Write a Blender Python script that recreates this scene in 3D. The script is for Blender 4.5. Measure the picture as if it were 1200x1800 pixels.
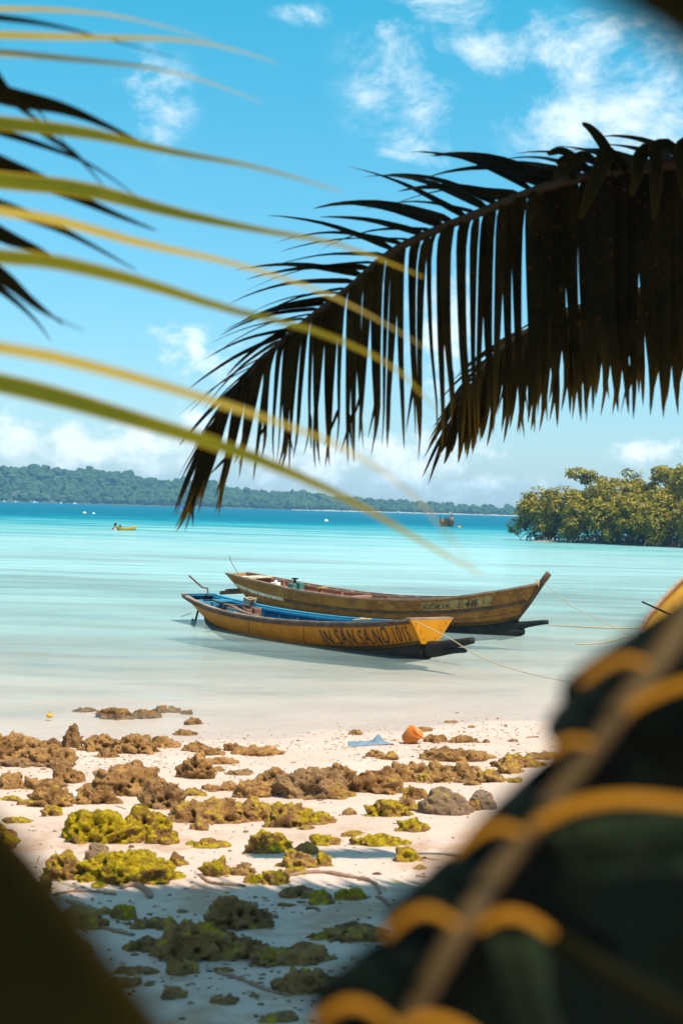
import bpy, bmesh, math, random
import numpy as np
from mathutils import Vector, Matrix, Euler

random.seed(7); RNG = np.random.default_rng(7)
for o in list(bpy.data.objects): bpy.data.objects.remove(o)
scene = bpy.context.scene
COL = scene.collection
R = math.radians

# ------------------------------------------------------------------ camera
FPX = 2500.0                       # focal length in photo pixels (photo 1200 x 1800)
CAM = Vector((0, 0, 2.0))
ROLL = R(1.6)
PITCH = -7.0 / 2500.0
cam_d = bpy.data.cameras.new('camera'); cam = bpy.data.objects.new('camera', cam_d); COL.objects.link(cam)
cam_d.sensor_fit = 'VERTICAL'; cam_d.sensor_height = 36.0; cam_d.sensor_width = 24.0; cam_d.lens = 50.0
cam_d.clip_start = 0.02; cam_d.clip_end = 6000
CROT = Matrix.Rotation(R(90) + PITCH, 4, 'X') @ Matrix.Rotation(ROLL, 4, 'Z')
cam.matrix_world = Matrix.Translation(CAM) @ CROT
cam_d.dof.use_dof = True; cam_d.dof.focus_distance = 17.0; cam_d.dof.aperture_fstop = 4.8
scene.camera = cam
scene.render.resolution_x = 682; scene.render.resolution_y = 1024

# ------------------------------------------------------------------ light
TO_SUN = Vector((0.36, -0.29, 0.89)).normalized()
sun_d = bpy.data.lights.new('sun', 'SUN'); sun = bpy.data.objects.new('sun', sun_d); COL.objects.link(sun)
sun_d.energy = 5.0; sun_d.angle = R(0.53); sun_d.color = (1.0, 0.88, 0.70)
sun.rotation_euler = TO_SUN.to_track_quat('Z', 'Y').to_euler()

scene.cycles.max_bounces = 6; scene.cycles.diffuse_bounces = 3; scene.cycles.glossy_bounces = 3; scene.cycles.transmission_bounces = 3; scene.cycles.transparent_max_bounces = 10
scene.cycles.volume_bounces = 1; scene.cycles.caustics_reflective = False; scene.cycles.caustics_refractive = False
vs = scene.view_settings
vs.view_transform = 'Standard'; vs.look = 'None'; vs.gamma = 1.0; vs.exposure = 0.68; vs.use_curve_mapping = False

def ray(px, py):
    d = Vector(((px - 600) / FPX, (900 - py) / FPX, -1.0))
    return (CROT.to_3x3() @ d)
def at(px, py, Y):
    d = ray(px, py); return CAM + d * (Y / d.y)

# ------------------------------------------------------------------ node helper
class NT:
    def __init__(s, tree): s.t = tree; s.n = tree.nodes; s.l = tree.links
    def new(s, typ, **kw):
        n = s.n.new(typ)
        for k, v in kw.items(): setattr(n, k, v)
        return n
    def put(s, sock, v):
        if isinstance(v, bpy.types.NodeSocket): s.l.new(v, sock)
        elif v is not None:
            if hasattr(sock.default_value, '__len__') and not hasattr(v, '__len__'): v = (v,) * len(sock.default_value)
            if hasattr(v, '__len__') and len(sock.default_value) == 4 and len(v) == 3: v = (*v, 1)
            sock.default_value = v
    def m(s, op, a, b=None, c=None, clamp=False):
        n = s.new('ShaderNodeMath', operation=op, use_clamp=clamp)
        s.put(n.inputs[0], a)
        if b is not None: s.put(n.inputs[1], b)
        if c is not None: s.put(n.inputs[2], c)
        return n.outputs[0]
    def vm(s, op, a, b=None):
        n = s.new('ShaderNodeVectorMath', operation=op); s.put(n.inputs[0], a)
        if b is not None: s.put(n.inputs[1], b)
        return n.outputs[0]
    def noise(s, vec, scale, detail=4, rough=0.55, dist=0.0, out=0):
        n = s.new('ShaderNodeTexNoise'); s.put(n.inputs['Vector'], vec); n.inputs['Scale'].default_value = scale
        n.inputs['Detail'].default_value = detail; n.inputs['Roughness'].default_value = rough; n.inputs['Distortion'].default_value = dist
        return n.outputs[out]
    def voro(s, vec, scale, feature='F1', rnd=1.0):
        n = s.new('ShaderNodeTexVoronoi', feature=feature); s.put(n.inputs['Vector'], vec); n.inputs['Scale'].default_value = scale
        n.inputs['Randomness'].default_value = rnd
        return n.outputs['Distance']
    def rng(s, v, a, b, c=0.0, d=1.0, smooth=True):
        n = s.new('ShaderNodeMapRange'); n.interpolation_type = 'SMOOTHSTEP' if smooth else 'LINEAR'
        s.put(n.inputs['Value'], v); s.put(n.inputs['From Min'], a); s.put(n.inputs['From Max'], b); s.put(n.inputs['To Min'], c); s.put(n.inputs['To Max'], d)
        return n.outputs['Result']
    def mix(s, f, a, b, blend='MIX'):
        n = s.new('ShaderNodeMix', data_type='RGBA', blend_type=blend)
        s.put(n.inputs['Factor'], f); s.put(n.inputs[6], a); s.put(n.inputs[7], b); return n.outputs[2]
    def bump(s, h, strength=0.5, dist=0.02, normal=None):
        n = s.new('ShaderNodeBump'); n.inputs['Strength'].default_value = strength; n.inputs['Distance'].default_value = dist
        s.put(n.inputs['Height'], h)
        if normal is not None: s.put(n.inputs['Normal'], normal)
        return n.outputs['Normal']
    def mapping(s, vec, scale=(1, 1, 1), rot=(0, 0, 0)):
        n = s.new('ShaderNodeMapping'); s.put(n.inputs['Vector'], vec); n.inputs['Scale'].default_value = scale; n.inputs['Rotation'].default_value = rot
        return n.outputs[0]
    def obj(s): return s.new('ShaderNodeTexCoord').outputs['Object']
    def pos(s): return s.new('ShaderNodeNewGeometry').outputs['Position']
    def attr(s, name, out='Color'):
        return s.new('ShaderNodeAttribute', attribute_name=name).outputs[out]

def mat(name):
    m = bpy.data.materials.new(name); m.use_nodes = True
    t = NT(m.node_tree); t.n.clear(); out = t.new('ShaderNodeOutputMaterial')
    return m, t, out
def principled(t, out, color, rough=0.7, normal=None, spec=0.4, metal=0.0):
    p = t.new('ShaderNodeBsdfPrincipled'); t.put(p.inputs['Base Color'], color); t.put(p.inputs['Roughness'], rough)
    p.inputs['Specular IOR Level'].default_value = spec; p.inputs['Metallic'].default_value = metal
    if normal is not None: t.put(p.inputs['Normal'], normal)
    t.l.new(p.outputs[0], out.inputs['Surface']); return p
def paint(name, c1, c2, wear=None, scale=6, rough=0.6, bump=0.3, wear_amt=0.6):
    m, t, out = mat(name); v = t.obj()
    n1 = t.noise(v, scale, 6, 0.65); c = t.mix(t.rng(n1, 0.35, 0.65), c1, c2)
    n2 = t.noise(t.mapping(v, (2.2, 9, 9)), scale * 1.3, 8, 0.7)
    if wear: c = t.mix(t.rng(n2, wear_amt, wear_amt + 0.07), c, wear)
    principled(t, out, c, rough, t.bump(n2, bump, 0.01), 0.15); return m

# ------------------------------------------------------------------ sky
world = bpy.data.worlds.new('World'); scene.world = world; world.use_nodes = True
world.cycles.sampling_method = 'MANUAL'; world.cycles.sample_map_resolution = 256
wt = NT(world.node_tree); wt.n.clear()
sky = wt.new('ShaderNodeTexSky', sky_type='NISHITA'); sky.sun_disc = False
sky.sun_elevation = math.asin(TO_SUN.z); sky.sun_rotation = math.atan2(TO_SUN.x, TO_SUN.y)
sky.altitude = 0; sky.air_density = 1.0; sky.dust_density = 0.6; sky.ozone_density = 1.0
D = wt.new('ShaderNodeTexCoord').outputs['Generated']
sep = wt.new('ShaderNodeSeparateXYZ'); wt.put(sep.inputs[0], D)
az = wt.m('ARCTAN2', sep.outputs[0], sep.outputs[1]); el = wt.m('ARCSINE', sep.outputs[2])
# the tropical sky is deep cyan overhead and pale near the horizon
tint = wt.mix(wt.rng(el, 0.0, 0.36, smooth=False), (0.86, 0.94, 1.10), (0.23, 1.42, 1.38))
skyc = wt.mix(1.0, sky.outputs[0], tint, 'MULTIPLY')
def azel(px, py):
    d = ray(px, py).normalized(); return math.atan2(d.x, d.y), math.asin(d.z)
clouds = [(760, 130, 110, 115, .68), (835, 115, 55, 55, .8), (1040, 90, 95, 80, .95), (1110, 190, 130, 115, 1.15), (970, 225, 130, 60, 1.05), (1180, 250, 80, 70, .8),
          (735, 255, 60, 45, .72), (270, 190, 60, 80, .52), (720, 40, 60, 30, .6), (900, 150, 40, 60, .5), (330, 608, 48, 36, 1.1), (395, 640, 60, 40, .9),
          (348, 738, 40, 22, 1.1), (150, 782, 170, 38, 1.05), (40, 775, 90, 40, .9), (280, 790, 120, 40, 1.0), (720, 810, 110, 46, 1.05), (560, 815, 130, 40, .9), (850, 850, 90, 22, .7),
          (1140, 795, 65, 18, .85), (780, 560, 60, 100, .95), (680, 470, 60, 60, .6), (560, 20, 70, 18, .6)]
msum = None
for (cx, cy, rx, ry, a) in clouds:
    ca, ce = azel(cx, cy)
    dx = wt.m('MULTIPLY', wt.m('SUBTRACT', az, ca), FPX / rx); dy = wt.m('MULTIPLY', wt.m('SUBTRACT', el, ce), FPX / ry)
    q = wt.m('ADD', wt.m('MULTIPLY', dx, dx), wt.m('MULTIPLY', dy, dy))
    g = wt.m('MULTIPLY', wt.m('EXPONENT', wt.m('MULTIPLY', q, -0.7)), a * (0.95 if cy < 700 else 1.12))
    msum = g if msum is None else wt.m('MAXIMUM', msum, g)
# the rest of the sky: unseen cloud, thickened overhead to whiten the shade
gen = wt.rng(wt.noise(wt.mapping(D, (1, 1, 2.2)), 2.6, 3), 0.40, 0.62, 0.0, 1.0)
inview = wt.m('MAXIMUM', wt.rng(wt.m('ABSOLUTE', az), 0.27, 0.45), wt.rng(el, 0.40, 0.55))
msum = wt.m('MAXIMUM', msum, wt.m('MULTIPLY', gen, inview))
fb = wt.noise(wt.mapping(D, (1, 1, 1.5)), 15, 7, 0.64, 0.3)
fbl = wt.noise(wt.mapping(D, (1, 1, 1.35)), 42, 6, 0.6, 0.2)
fb = wt.mix(wt.rng(el, 0.17, 0.10), fb, fbl); fb2 = 0.5
dens = wt.m('ADD', msum, wt.m('ADD', wt.m('MULTIPLY', wt.m('SUBTRACT', fb, 0.5), 3.4), wt.m('MULTIPLY', wt.m('SUBTRACT', fb2, 0.5), 0.5)))
cl = wt.m('MULTIPLY', wt.rng(dens, 0.24, 1.45), 0.90)
cl = wt.m('MULTIPLY', cl, wt.rng(msum, 0.05, 0.3))
cloud_col = wt.mix(wt.rng(el, 0.0, 0.35), (8.6, 9.0, 9.2), (8.2, 8.9, 9.2))
skyc = wt.mix(cl, skyc, cloud_col)
bg = wt.new('ShaderNodeBackground'); wt.put(bg.inputs['Color'], skyc); bg.inputs['Strength'].default_value = 0.086
wo = wt.new('ShaderNodeOutputWorld'); wt.l.new(bg.outputs[0], wo.inputs['Surface'])

# ------------------------------------------------------------------ mesh helpers
def tag(o, label=None, cat=None, group=None, kind=None):
    if label: o['label'] = label
    if cat: o['category'] = cat
    if group: o['group'] = group
    if kind: o['kind'] = kind
    return o
def empty(name, loc=(0, 0, 0), rz=0.0):
    o = bpy.data.objects.new(name, None); COL.objects.link(o); o.location = loc; o.rotation_euler = (0, 0, rz); o.empty_display_size = 0.1
    return o
def mesh_obj(name, verts, faces, m, parent=None, smooth=True):
    me = bpy.data.meshes.new(name)
    if isinstance(verts, np.ndarray) and isinstance(faces, np.ndarray):
        nv, nf, k = len(verts), len(faces), faces.shape[1]
        me.vertices.add(nv); me.vertices.foreach_set('co', verts.astype(np.float32).ravel())
        me.loops.add(nf * k); me.loops.foreach_set('vertex_index', faces.astype(np.int32).ravel())
        me.polygons.add(nf); me.polygons.foreach_set('loop_start', np.arange(0, nf * k, k, dtype=np.int32)); me.polygons.foreach_set('loop_total', np.full(nf, k, dtype=np.int32))
        me.update(calc_edges=True)
    else:
        me.from_pydata([tuple(v) for v in verts], [], [tuple(f) for f in faces])
    me.polygons.foreach_set('use_smooth', [smooth] * len(me.polygons)); me.update()
    if m: me.materials.append(m)
    o = bpy.data.objects.new(name, me); COL.objects.link(o)
    if parent: o.parent = parent
    return o
class MB:
    def __init__(s): s.v = []; s.f = []
    def add(s, v, f):
        b = len(s.v); s.v += [tuple(p) for p in v]; s.f += [tuple(b + i for i in q) for q in f]
    def box(s, c, size, rot=None, taper=1.0):
        hx, hy, hz = (k / 2 for k in size); v = []
        for z in (-1, 1):
            k = taper if z > 0 else 1
            for (x, y) in ((-1, -1), (1, -1), (1, 1), (-1, 1)):
                p = Vector((x * hx * k, y * hy * k, z * hz))
                if rot: p = Euler(rot).to_matrix() @ p
                v.append(p + Vector(c))
        s.add(v, [(3, 2, 1, 0), (4, 5, 6, 7), (0, 1, 5, 4), (1, 2, 6, 5), (2, 3, 7, 6), (3, 0, 4, 7)])
    def tube(s, pts, r, sides=6, squash=1.0):
        pts = [Vector(p) for p in pts]; n = len(pts); rr = r if hasattr(r, '__len__') else [r] * n
        rings = []
        for i, p in enumerate(pts):
            t = (pts[min(i + 1, n - 1)] - pts[max(i - 1, 0)]).normalized()
            a = t.cross(Vector((0.13, 0.21, 0.97)));
            if a.length < 1e-3: a = t.cross(Vector((1, 0, 0)))
            a.normalize(); b = a.cross(t)
            rings.append([p + (a * math.cos(q) + b * math.sin(q) * squash) * rr[i] for q in (2 * math.pi * k / sides for k in range(sides))])
        v = [q for rg in rings for q in rg]; f = []
        for i in range(n - 1):
            for k in range(sides):
                k2 = (k + 1) % sides; f.append((i * sides + k, i * sides + k2, (i + 1) * sides + k2, (i + 1) * sides + k))
        f.append(tuple(range(sides))[::-1]); f.append(tuple((n - 1) * sides + k for k in range(sides)))
        s.add(v, f)
    def build(s, name, m, parent=None, smooth=False): return mesh_obj(name, s.v, s.f, m, parent, smooth)
def bevel(o, w=0.005, seg=2):
    b = o.modifiers.new('bevel', 'BEVEL'); b.width = w; b.segments = seg; b.limit_method = 'ANGLE'; return o
def spline(pts, n):
    pts = [Vector(p) for p in pts]; out = []
    m = len(pts) - 1
    for i in range(n):
        u = i / (n - 1) * m; k = min(int(u), m - 1); t = u - k
        p0 = pts[max(k - 1, 0)]; p1 = pts[k]; p2 = pts[k + 1]; p3 = pts[min(k + 2, m)]
        out.append(0.5 * ((2 * p1) + (p2 - p0) * t + (2 * p0 - 5 * p1 + 4 * p2 - p3) * t * t + (3 * p1 - p0 - 3 * p2 + p3) * t ** 3))
    return out

# numpy gradient noise
_perm = np.random.default_rng(3).permutation(256); _perm = np.concatenate([_perm, _perm, _perm])
_grad = np.random.default_rng(4).normal(size=(256, 3)); _grad /= np.linalg.norm(_grad, axis=1)[:, None]
def pnoise(P):
    P = np.asarray(P, float); i = np.floor(P).astype(int); f = P - i; i &= 255; u = f * f * f * (f * (f * 6 - 15) + 10); res = 0
    for dx in (0, 1):
        for dy in (0, 1):
            for dz in (0, 1):
                h = _perm[_perm[_perm[(i[:, 0] + dx)] + i[:, 1] + dy] + i[:, 2] + dz] & 255
                g = (_grad[h] * (f - (dx, dy, dz))).sum(1)
                w = (u[:, 0] if dx else 1 - u[:, 0]) * (u[:, 1] if dy else 1 - u[:, 1]) * (u[:, 2] if dz else 1 - u[:, 2])
                res = res + g * w
    return res * 1.5
def fbm(P, oct=4, gain=0.5):
    a = 1; s = 0; P = np.asarray(P, float)
    for k in range(oct): s = s + a * pnoise(P * 2.03 ** k + 17.3 * k); a *= gain
    return s
def worley(P):
    P = np.asarray(P, float); i = np.floor(P).astype(int); best = np.full(len(P), 9.0)
    for dx in (-1, 0, 1):
        for dy in (-1, 0, 1):
            for dz in (-1, 0, 1):
                c = i + (dx, dy, dz); cc = c & 255
                h = _perm[_perm[_perm[cc[:, 0]] + cc[:, 1]] + cc[:, 2]]
                jit = np.stack([_perm[h & 255], _perm[(h + 57) & 255], _perm[(h + 131) & 255]], 1) / 255.0
                d = np.linalg.norm(c + jit - P, axis=1); best = np.minimum(best, d)
    return best

# ------------------------------------------------------------------ terrain
def shore(x): return 12.7 + 0.55 * np.clip(x, -3.2, 3.2) + 0.12 * np.sin(x * 2.1) + 0.06 * np.sin(x * 5.3 + 1)
_tx = [-60, -20, -8, 0, 10, 25, 50, 90, 130, 200, 300, 2000]; _tz = [2.2, 0.85, 0.33, 0, -0.26, -0.55, -1.0, -1.9, -3.2, -8, -14, -40]
def zs(x, y):
    x = np.asarray(x, float); y = np.asarray(y, float); t = y - shore(x)
    z = np.interp(t, _tx, _tz)
    sh = x.shape; P = np.stack([x.ravel(), y.ravel(), np.zeros(x.size)], 1)
    near = np.clip(1 - (y - 14) / 12, 0, 1) * np.clip((y + 2) / 3, 0, 1)
    z = z + near * (0.030 * pnoise(P * 0.9).reshape(sh) + 0.010 * pnoise(P * (3.1, 4.2, 1)).reshape(sh))
    return z
def zs1(x, y): return float(zs(np.array([x]), np.array([y]))[0])
def ground(px, py):
    d = ray(px, py); Y = 9.0
    for _ in range(14):
        p = CAM + d * (Y / d.y); z = max(zs1(p.x, p.y), -0.02)
        Yn = (z - CAM.z) / (d.z / d.y); Y = 0.5 * Y + 0.5 * Yn
    p = CAM + d * (Y / d.y); return p

def grid_obj(name, xs, ys, zf, m):
    X, Yg = np.meshgrid(xs, ys); Z = zf(X, Yg); nx, ny = len(xs), len(ys)
    V = np.stack([X.ravel(), Yg.ravel(), Z.ravel()], 1)
    a = (np.arange(ny - 1)[:, None] * nx + np.arange(nx - 1)[None]).ravel()
    F = np.stack([a, a + 1, a + nx + 1, a + nx], 1)
    return mesh_obj(name, V, F, m)

# sand
m_sand, t, out = mat('coral_sand')
v = t.pos(); sp = t.new('ShaderNodeSeparateXYZ'); t.put(sp.inputs[0], v)
big = t.noise(v, 0.9, 5, 0.6); mid = t.noise(v, 5, 6, 0.65); fine = t.noise(v, 90, 5, 0.7); spk = t.noise(v, 42, 2, 0.5)
c = t.mix(t.rng(big, 0.35, 0.65), (0.44, 0.322, 0.272), (0.49, 0.37, 0.322))
c = t.mix(t.rng(mid, 0.5, 0.75, 0, 0.45), c, (0.40, 0.295, 0.215))
c = t.mix(t.rng(fine, 0.35, 0.7, 0, 0.35), c, (0.54, 0.44, 0.37))
c = t.mix(t.rng(spk, 0.68, 0.74, 0, 0.5), c, (0.30, 0.20, 0.13))
# rusty rock pavement showing through, and a film of yellow weed
pv = t.noise(t.mapping(v, (1.3, 1, 1)), 0.8, 6, 0.62, 0.4)
near_r = t.m('MULTIPLY', t.rng(sp.outputs[1], 8.6, 7.2), t.rng(pv, 0.50, 0.60))
rust = t.mix(t.noise(v, 14, 5), (0.29, 0.155, 0.095), (0.42, 0.29, 0.20))
c = t.mix(t.m('MULTIPLY', near_r, t.rng(mid, 0.36, 0.58)), c, rust)
wd = t.noise(t.mapping(v, (1, 1.6, 1)), 2.3, 6, 0.7)
weed = t.m('MULTIPLY', t.rng(wd, 0.60, 0.68), t.rng(fine, 0.35, 0.6))
weed = t.m('MULTIPLY', weed, t.rng(sp.outputs[2], 0.05, 0.14))
c = t.mix(t.m('MULTIPLY', weed, 0.75), c, (0.34, 0.26, 0.04))
wet = t.rng(sp.outputs[2], 0.035, -0.01)
# under water: patches of weed and rubble on the bed
sg = t.noise(t.mapping(v, (0.5, 1.3, 1)), 0.75, 6, 0.68, 0.5)
bed = t.m('MULTIPLY', t.rng(sp.outputs[2], -0.02, -0.12), t.rng(sg, 0.50, 0.64))
c = t.mix(t.m('MULTIPLY', bed, 0.38), c, (0.13, 0.19, 0.21))
c = t.mix(t.m('MULTIPLY', wet, 0.15), c, (0.42, 0.33, 0.26))
hgt = t.m('ADD', t.m('MULTIPLY', fine, 0.5), t.m('ADD', t.m('MULTIPLY', mid, 1.6), t.noise(v, 24, 4)))
principled(t, out, c, t.rng(wet, 0, 1, 0.85, 0.35), t.bump(hgt, 0.55, 0.02), 0.3)

def geo(a, b, n): return np.concatenate([[a], a * (b / a) ** (np.arange(1, n) / (n - 1))])
xs_f = np.arange(-4.5, 4.51, 0.045); xs_o = 4.5 + geo(0.2, 2000, 34); xs_all = np.concatenate([-xs_o[::-1], xs_f, xs_o])
ys_all = np.concatenate([-60 + np.arange(0, 62, 4.0), np.arange(2.2, 18, 0.045), 18 + geo(0.2, 1900, 46)])
beach = grid_obj('beach', xs_all, ys_all, zs, m_sand); tag(beach, kind='structure')

# water
m_sea, t, out = mat('sea_water')
v = t.pos(); dep = t.attr('depth', 'Fac')
spw = t.new('ShaderNodeSeparateXYZ'); t.put(spw.inputs[0], v)
w1 = t.noise(t.mapping(v, (0.45, 1.1, 1)), 0.75, 8, 0.66, 0.5); w3 = t.noise(t.mapping(v, (0.35, 1.0, 1)), 0.16, 5, 0.6)
nrm = t.bump(w1, 1.0, 0.24)
fr = t.new('ShaderNodeFresnel'); fr.inputs['IOR'].default_value = 1.33; t.l.new(nrm, fr.inputs['Normal'])
gl = t.new('ShaderNodeBsdfGlossy'); gl.inputs['Roughness'].default_value = 0.06; t.l.new(nrm, gl.inputs['Normal']); gl.inputs['Color'].default_value = (0.9, 0.97, 1, 1)
w4 = t.noise(t.mapping(v, (0.22, 1.0, 1)), 0.85, 6, 0.65, 0.4)
depj = t.m('MULTIPLY', dep, t.m('MULTIPLY', t.rng(w3, 0.3, 0.7, 0.62, 1.40), t.rng(w4, 0.3, 0.7, 0.76, 1.26)))
ramp = t.new('ShaderNodeValToRGB'); t.put(ramp.inputs[0], t.m('DIVIDE', depj, 8.0))
cr = ramp.color_ramp; cr.elements[0].position = 0.0; cr.elements[0].color = (0.58, 0.63, 0.61, 1)
cr.elements[1].position = 1.0; cr.elements[1].color = (0.0, 0.10, 0.165, 1)
for p_, c_ in ((0.02, (0.50, 0.67, 0.67)), (0.05, (0.40, 0.62, 0.625)), (0.12, (0.265, 0.44, 0.46)), (0.24, (0.12, 0.335, 0.355)), (0.40, (0.018, 0.225, 0.28)), (0.7, (0.0, 0.13, 0.20))):
    e = cr.elements.new(p_); e.color = (*c_, 1)
df = t.new('ShaderNodeBsdfDiffuse'); t.l.new(ramp.outputs[0], df.inputs['Color'])
tr = t.new('ShaderNodeBsdfTransparent'); t.put(tr.inputs['Color'], t.mix(t.rng(dep, 0.0, 0.5, smooth=False), (1.0, 1.0, 1.0), (0.70, 0.97, 1.0)))
body = t.new('ShaderNodeMixShader'); t.put(body.inputs[0], t.rng(depj, 0.0, 0.95, 0.0, 1.0, smooth=False)); t.l.new(tr.outputs[0], body.inputs[1]); t.l.new(df.outputs[0], body.inputs[2])
mx = t.new('ShaderNodeMixShader'); t.put(mx.inputs[0], t.m('MULTIPLY', fr.outputs[0], t.m('MULTIPLY', t.rng(dep, 0.0, 0.25, 0.20, 1.0), t.rng(dep, 0.8, 5, 0.75, 0.09)))); t.l.new(body.outputs[0], mx.inputs[1]); t.l.new(gl.outputs[0], mx.inputs[2])
t.l.new(mx.outputs[0], out.inputs['Surface'])
xw = np.concatenate([-(6 + geo(0.3, 1990, 44))[::-1], np.arange(-6, 6.01, 0.12), 6 + geo(0.3, 1990, 44)])
yw = np.concatenate([np.arange(9.0, 30, 0.12), 30 + geo(0.3, 1880, 70)])
sea = grid_obj('sea', xw, yw, lambda X, Y: np.zeros_like(X), m_sea); tag(sea, kind='structure')
cos = np.empty(len(sea.data.vertices) * 3, np.float32); sea.data.vertices.foreach_get('co', cos); cos = cos.reshape(-1, 3)
a_ = sea.data.attributes.new('depth', 'FLOAT', 'POINT'); a_.data.foreach_set('value', np.maximum(-zs(cos[:, 0].astype(float), cos[:, 1].astype(float)), 0).astype(np.float32))

# ------------------------------------------------------------------ far wooded shore
def far_shore(X): return 830 + 0.22 * (X + 200) + 12 * np.sin(X * 0.03) + 5 * np.sin(X * 0.11)
_hx = [-420, -300, -199, -166, -133, -116, -108, -80, -66, -39, 0, 17, 35, 64, 105, 200, 420]
_hh = [24, 23, 21.5, 21.5, 17.0, 15.5, 16.5, 12.5, 11.5, 10.2, 9.0, 8.6, 7.0, 6.6, 5.4, 6.5, 8]
def ridge(X): return np.interp(X, _hx, _hh) * (1 + 0.0 * X)
def hill_z(X, Y):
    t = Y - far_shore(X); top = np.maximum(ridge(X) - 3.2, 1.2)
    return np.interp(t, [-15, 0, 6], [-0.8, 0.0, 0.4]) + top * np.clip((t - 2) / 90, 0, 1) ** 0.8 * np.clip((330 - t) / 120, 0, 1)
m_soil, t, out = mat('hill_soil'); v = t.pos()
principled(t, out, t.mix(t.noise(v, 0.3, 5), (0.03, 0.05, 0.015), (0.06, 0.07, 0.03)), 0.9)
hills = grid_obj('hills', np.linspace(-480, 560, 180), np.linspace(800, 1330, 70), hill_z, m_soil); tag(hills, kind='structure')
m_fsand, t, out = mat('far_sand'); principled(t, out, t.mix(t.noise(t.pos(), 0.2, 4), (0.30, 0.27, 0.22), (0.42, 0.38, 0.32)), 0.9)
V = []; F = []
xs_ = np.linspace(-30, 150, 120)
for i, X in enumerate(xs_):
    wdt = 1.2 + 2.2 * max(0, math.sin(X * 0.13)) ** 2; y0 = float(far_shore(np.array(X)))
    V += [(X, y0 - 1.0 - wdt, -0.05), (X, y0 + 3.0, 0.55)]
    if i: F.append((2 * i - 2, 2 * i, 2 * i + 1, 2 * i - 1))
tag(mesh_obj('far_beach', V, F, m_fsand), kind='structure')

m_forest, t, out = mat('forest_canopy'); v = t.pos(); tn = t.attr('tint', 'Fac')
n_ = t.noise(v, 0.9, 6, 0.7)
c = t.mix(tn, (0.008, 0.032, 0.014), (0.048, 0.088, 0.022)); c = t.mix(t.rng(n_, 0.35, 0.7), c, (0.05, 0.085, 0.02))
principled(t, out, c, 0.85, t.bump(t.noise(v, 2.2, 4), 1.0, 0.6), 0.2)
bm = bmesh.new(); bmesh.ops.create_icosphere(bm, subdivisions=2, radius=1.0); bm.verts.ensure_lookup_table()
ICO2 = np.array([v_.co for v_ in bm.verts]); ICO2F = np.array([[v_.index for v_ in f.verts] for f in bm.faces]); bm.free()
rg = np.random.default_rng(11); n = 3000
Xc = rg.uniform(-330, 330, n); tc = rg.uniform(0, 1, n) ** 1.5 * 120 + 3; Yc = far_shore(Xc) + tc
rad = rg.uniform(1.3, 2.5, n) * np.where(rg.random(n) < 0.12, 1.35, 1.0) * np.interp(Xc, [-100, 100], [1.15, 0.8])
Zc = hill_z(Xc, Yc) + rad * rg.uniform(0.55, 1.0, n)
Zc = np.where(tc < 10, np.minimum(Zc, 1.8 + rad * 0.4), Zc)
Vs = np.empty((n, len(ICO2), 3)); Ts = np.empty((n, len(ICO2)))
for i in range(n):
    P = ICO2 * (1 + 0.26 * pnoise(ICO2 * 2.2 + i * 7.7)[:, None] + 0.16 * rg.normal(size=(len(ICO2), 1)))
    P = P * (rad[i] * rg.uniform(0.9, 1.3), rad[i] * rg.uniform(0.9, 1.3), rad[i] * rg.uniform(0.75, 1.25))
    Vs[i] = P + (Xc[i], Yc[i], Zc[i]); Ts[i] = rg.random() * 0.75 + 0.25 * rg.random(len(ICO2))
Fs = (ICO2F[None] + (np.arange(n) * len(ICO2))[:, None, None]).reshape(-1, 3)
forest = mesh_obj('forest', Vs.reshape(-1, 3), Fs, m_forest, smooth=False)
forest.data.attributes.new('tint', 'FLOAT', 'POINT').data.foreach_set('value', Ts.ravel().astype(np.float32))
tag(forest, 'dense blue-green forest covering the low hills across the water', 'forest', kind='stuff')

# ------------------------------------------------------------------ mangrove islet
m_bark, t, out = mat('mangrove_bark'); v = t.obj()
principled(t, out, t.mix(t.noise(t.mapping(v, (4, 4, 1)), 5, 5), (0.045, 0.028, 0.018), (0.14, 0.095, 0.065)), 0.85, t.bump(t.noise(v, 20, 4), 0.6, 0.02))
m_leaf, t, out = mat('mangrove_leaf'); tn = t.attr('tint', 'Fac')
c = t.mix(tn, (0.08, 0.075, 0.003), (0.42, 0.32, 0.008))
p = t.new('ShaderNodeBsdfPrincipled'); t.put(p.inputs['Base Color'], c); p.inputs['Roughness'].default_value = 0.5; p.inputs['Specular IOR Level'].default_value = 0.25
tl = t.new('ShaderNodeBsdfTranslucent'); t.put(tl.inputs['Color'], c); ms = t.new('ShaderNodeMixShader'); ms.inputs[0].default_value = 0.3
t.l.new(p.outputs[0], ms.inputs[1]); t.l.new(tl.outputs[0], ms.inputs[2]); t.l.new(ms.outputs[0], out.inputs['Surface'])
m_pale, t, out = mat('pale_leaf'); principled(t, out, t.mix(t.attr('tint', 'Fac'), (0.16, 0.19, 0.10), (0.36, 0.38, 0.22)), 0.6)
m_mud, t, out = mat('islet_mud'); v = t.pos()
principled(t, out, t.mix(t.noise(v, 1.6, 6, 0.7), (0.10, 0.065, 0.04), (0.30, 0.21, 0.13)), 0.9, t.bump(t.noise(v, 6, 5), 0.8, 0.06))
ISX = lambda px, Y: at(px, 900, Y).x
def isl_z(X, Y):
    cx = 19.5; e = ((X - 27) / 15.5) ** 2 + ((Y - (104 - 0.45 * (X - 13))) / 4.6) ** 2
    P = np.stack([X.ravel(), Y.ravel(), 0 * X.ravel()], 1)
    return 0.30 - 0.42 * e + 0.10 * pnoise(P * 0.9).reshape(X.shape)
isl = grid_obj('mud_bank', np.linspace(8, 46, 110), np.linspace(84, 112, 80), isl_z, m_mud)
tag(isl, kind='structure')

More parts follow.
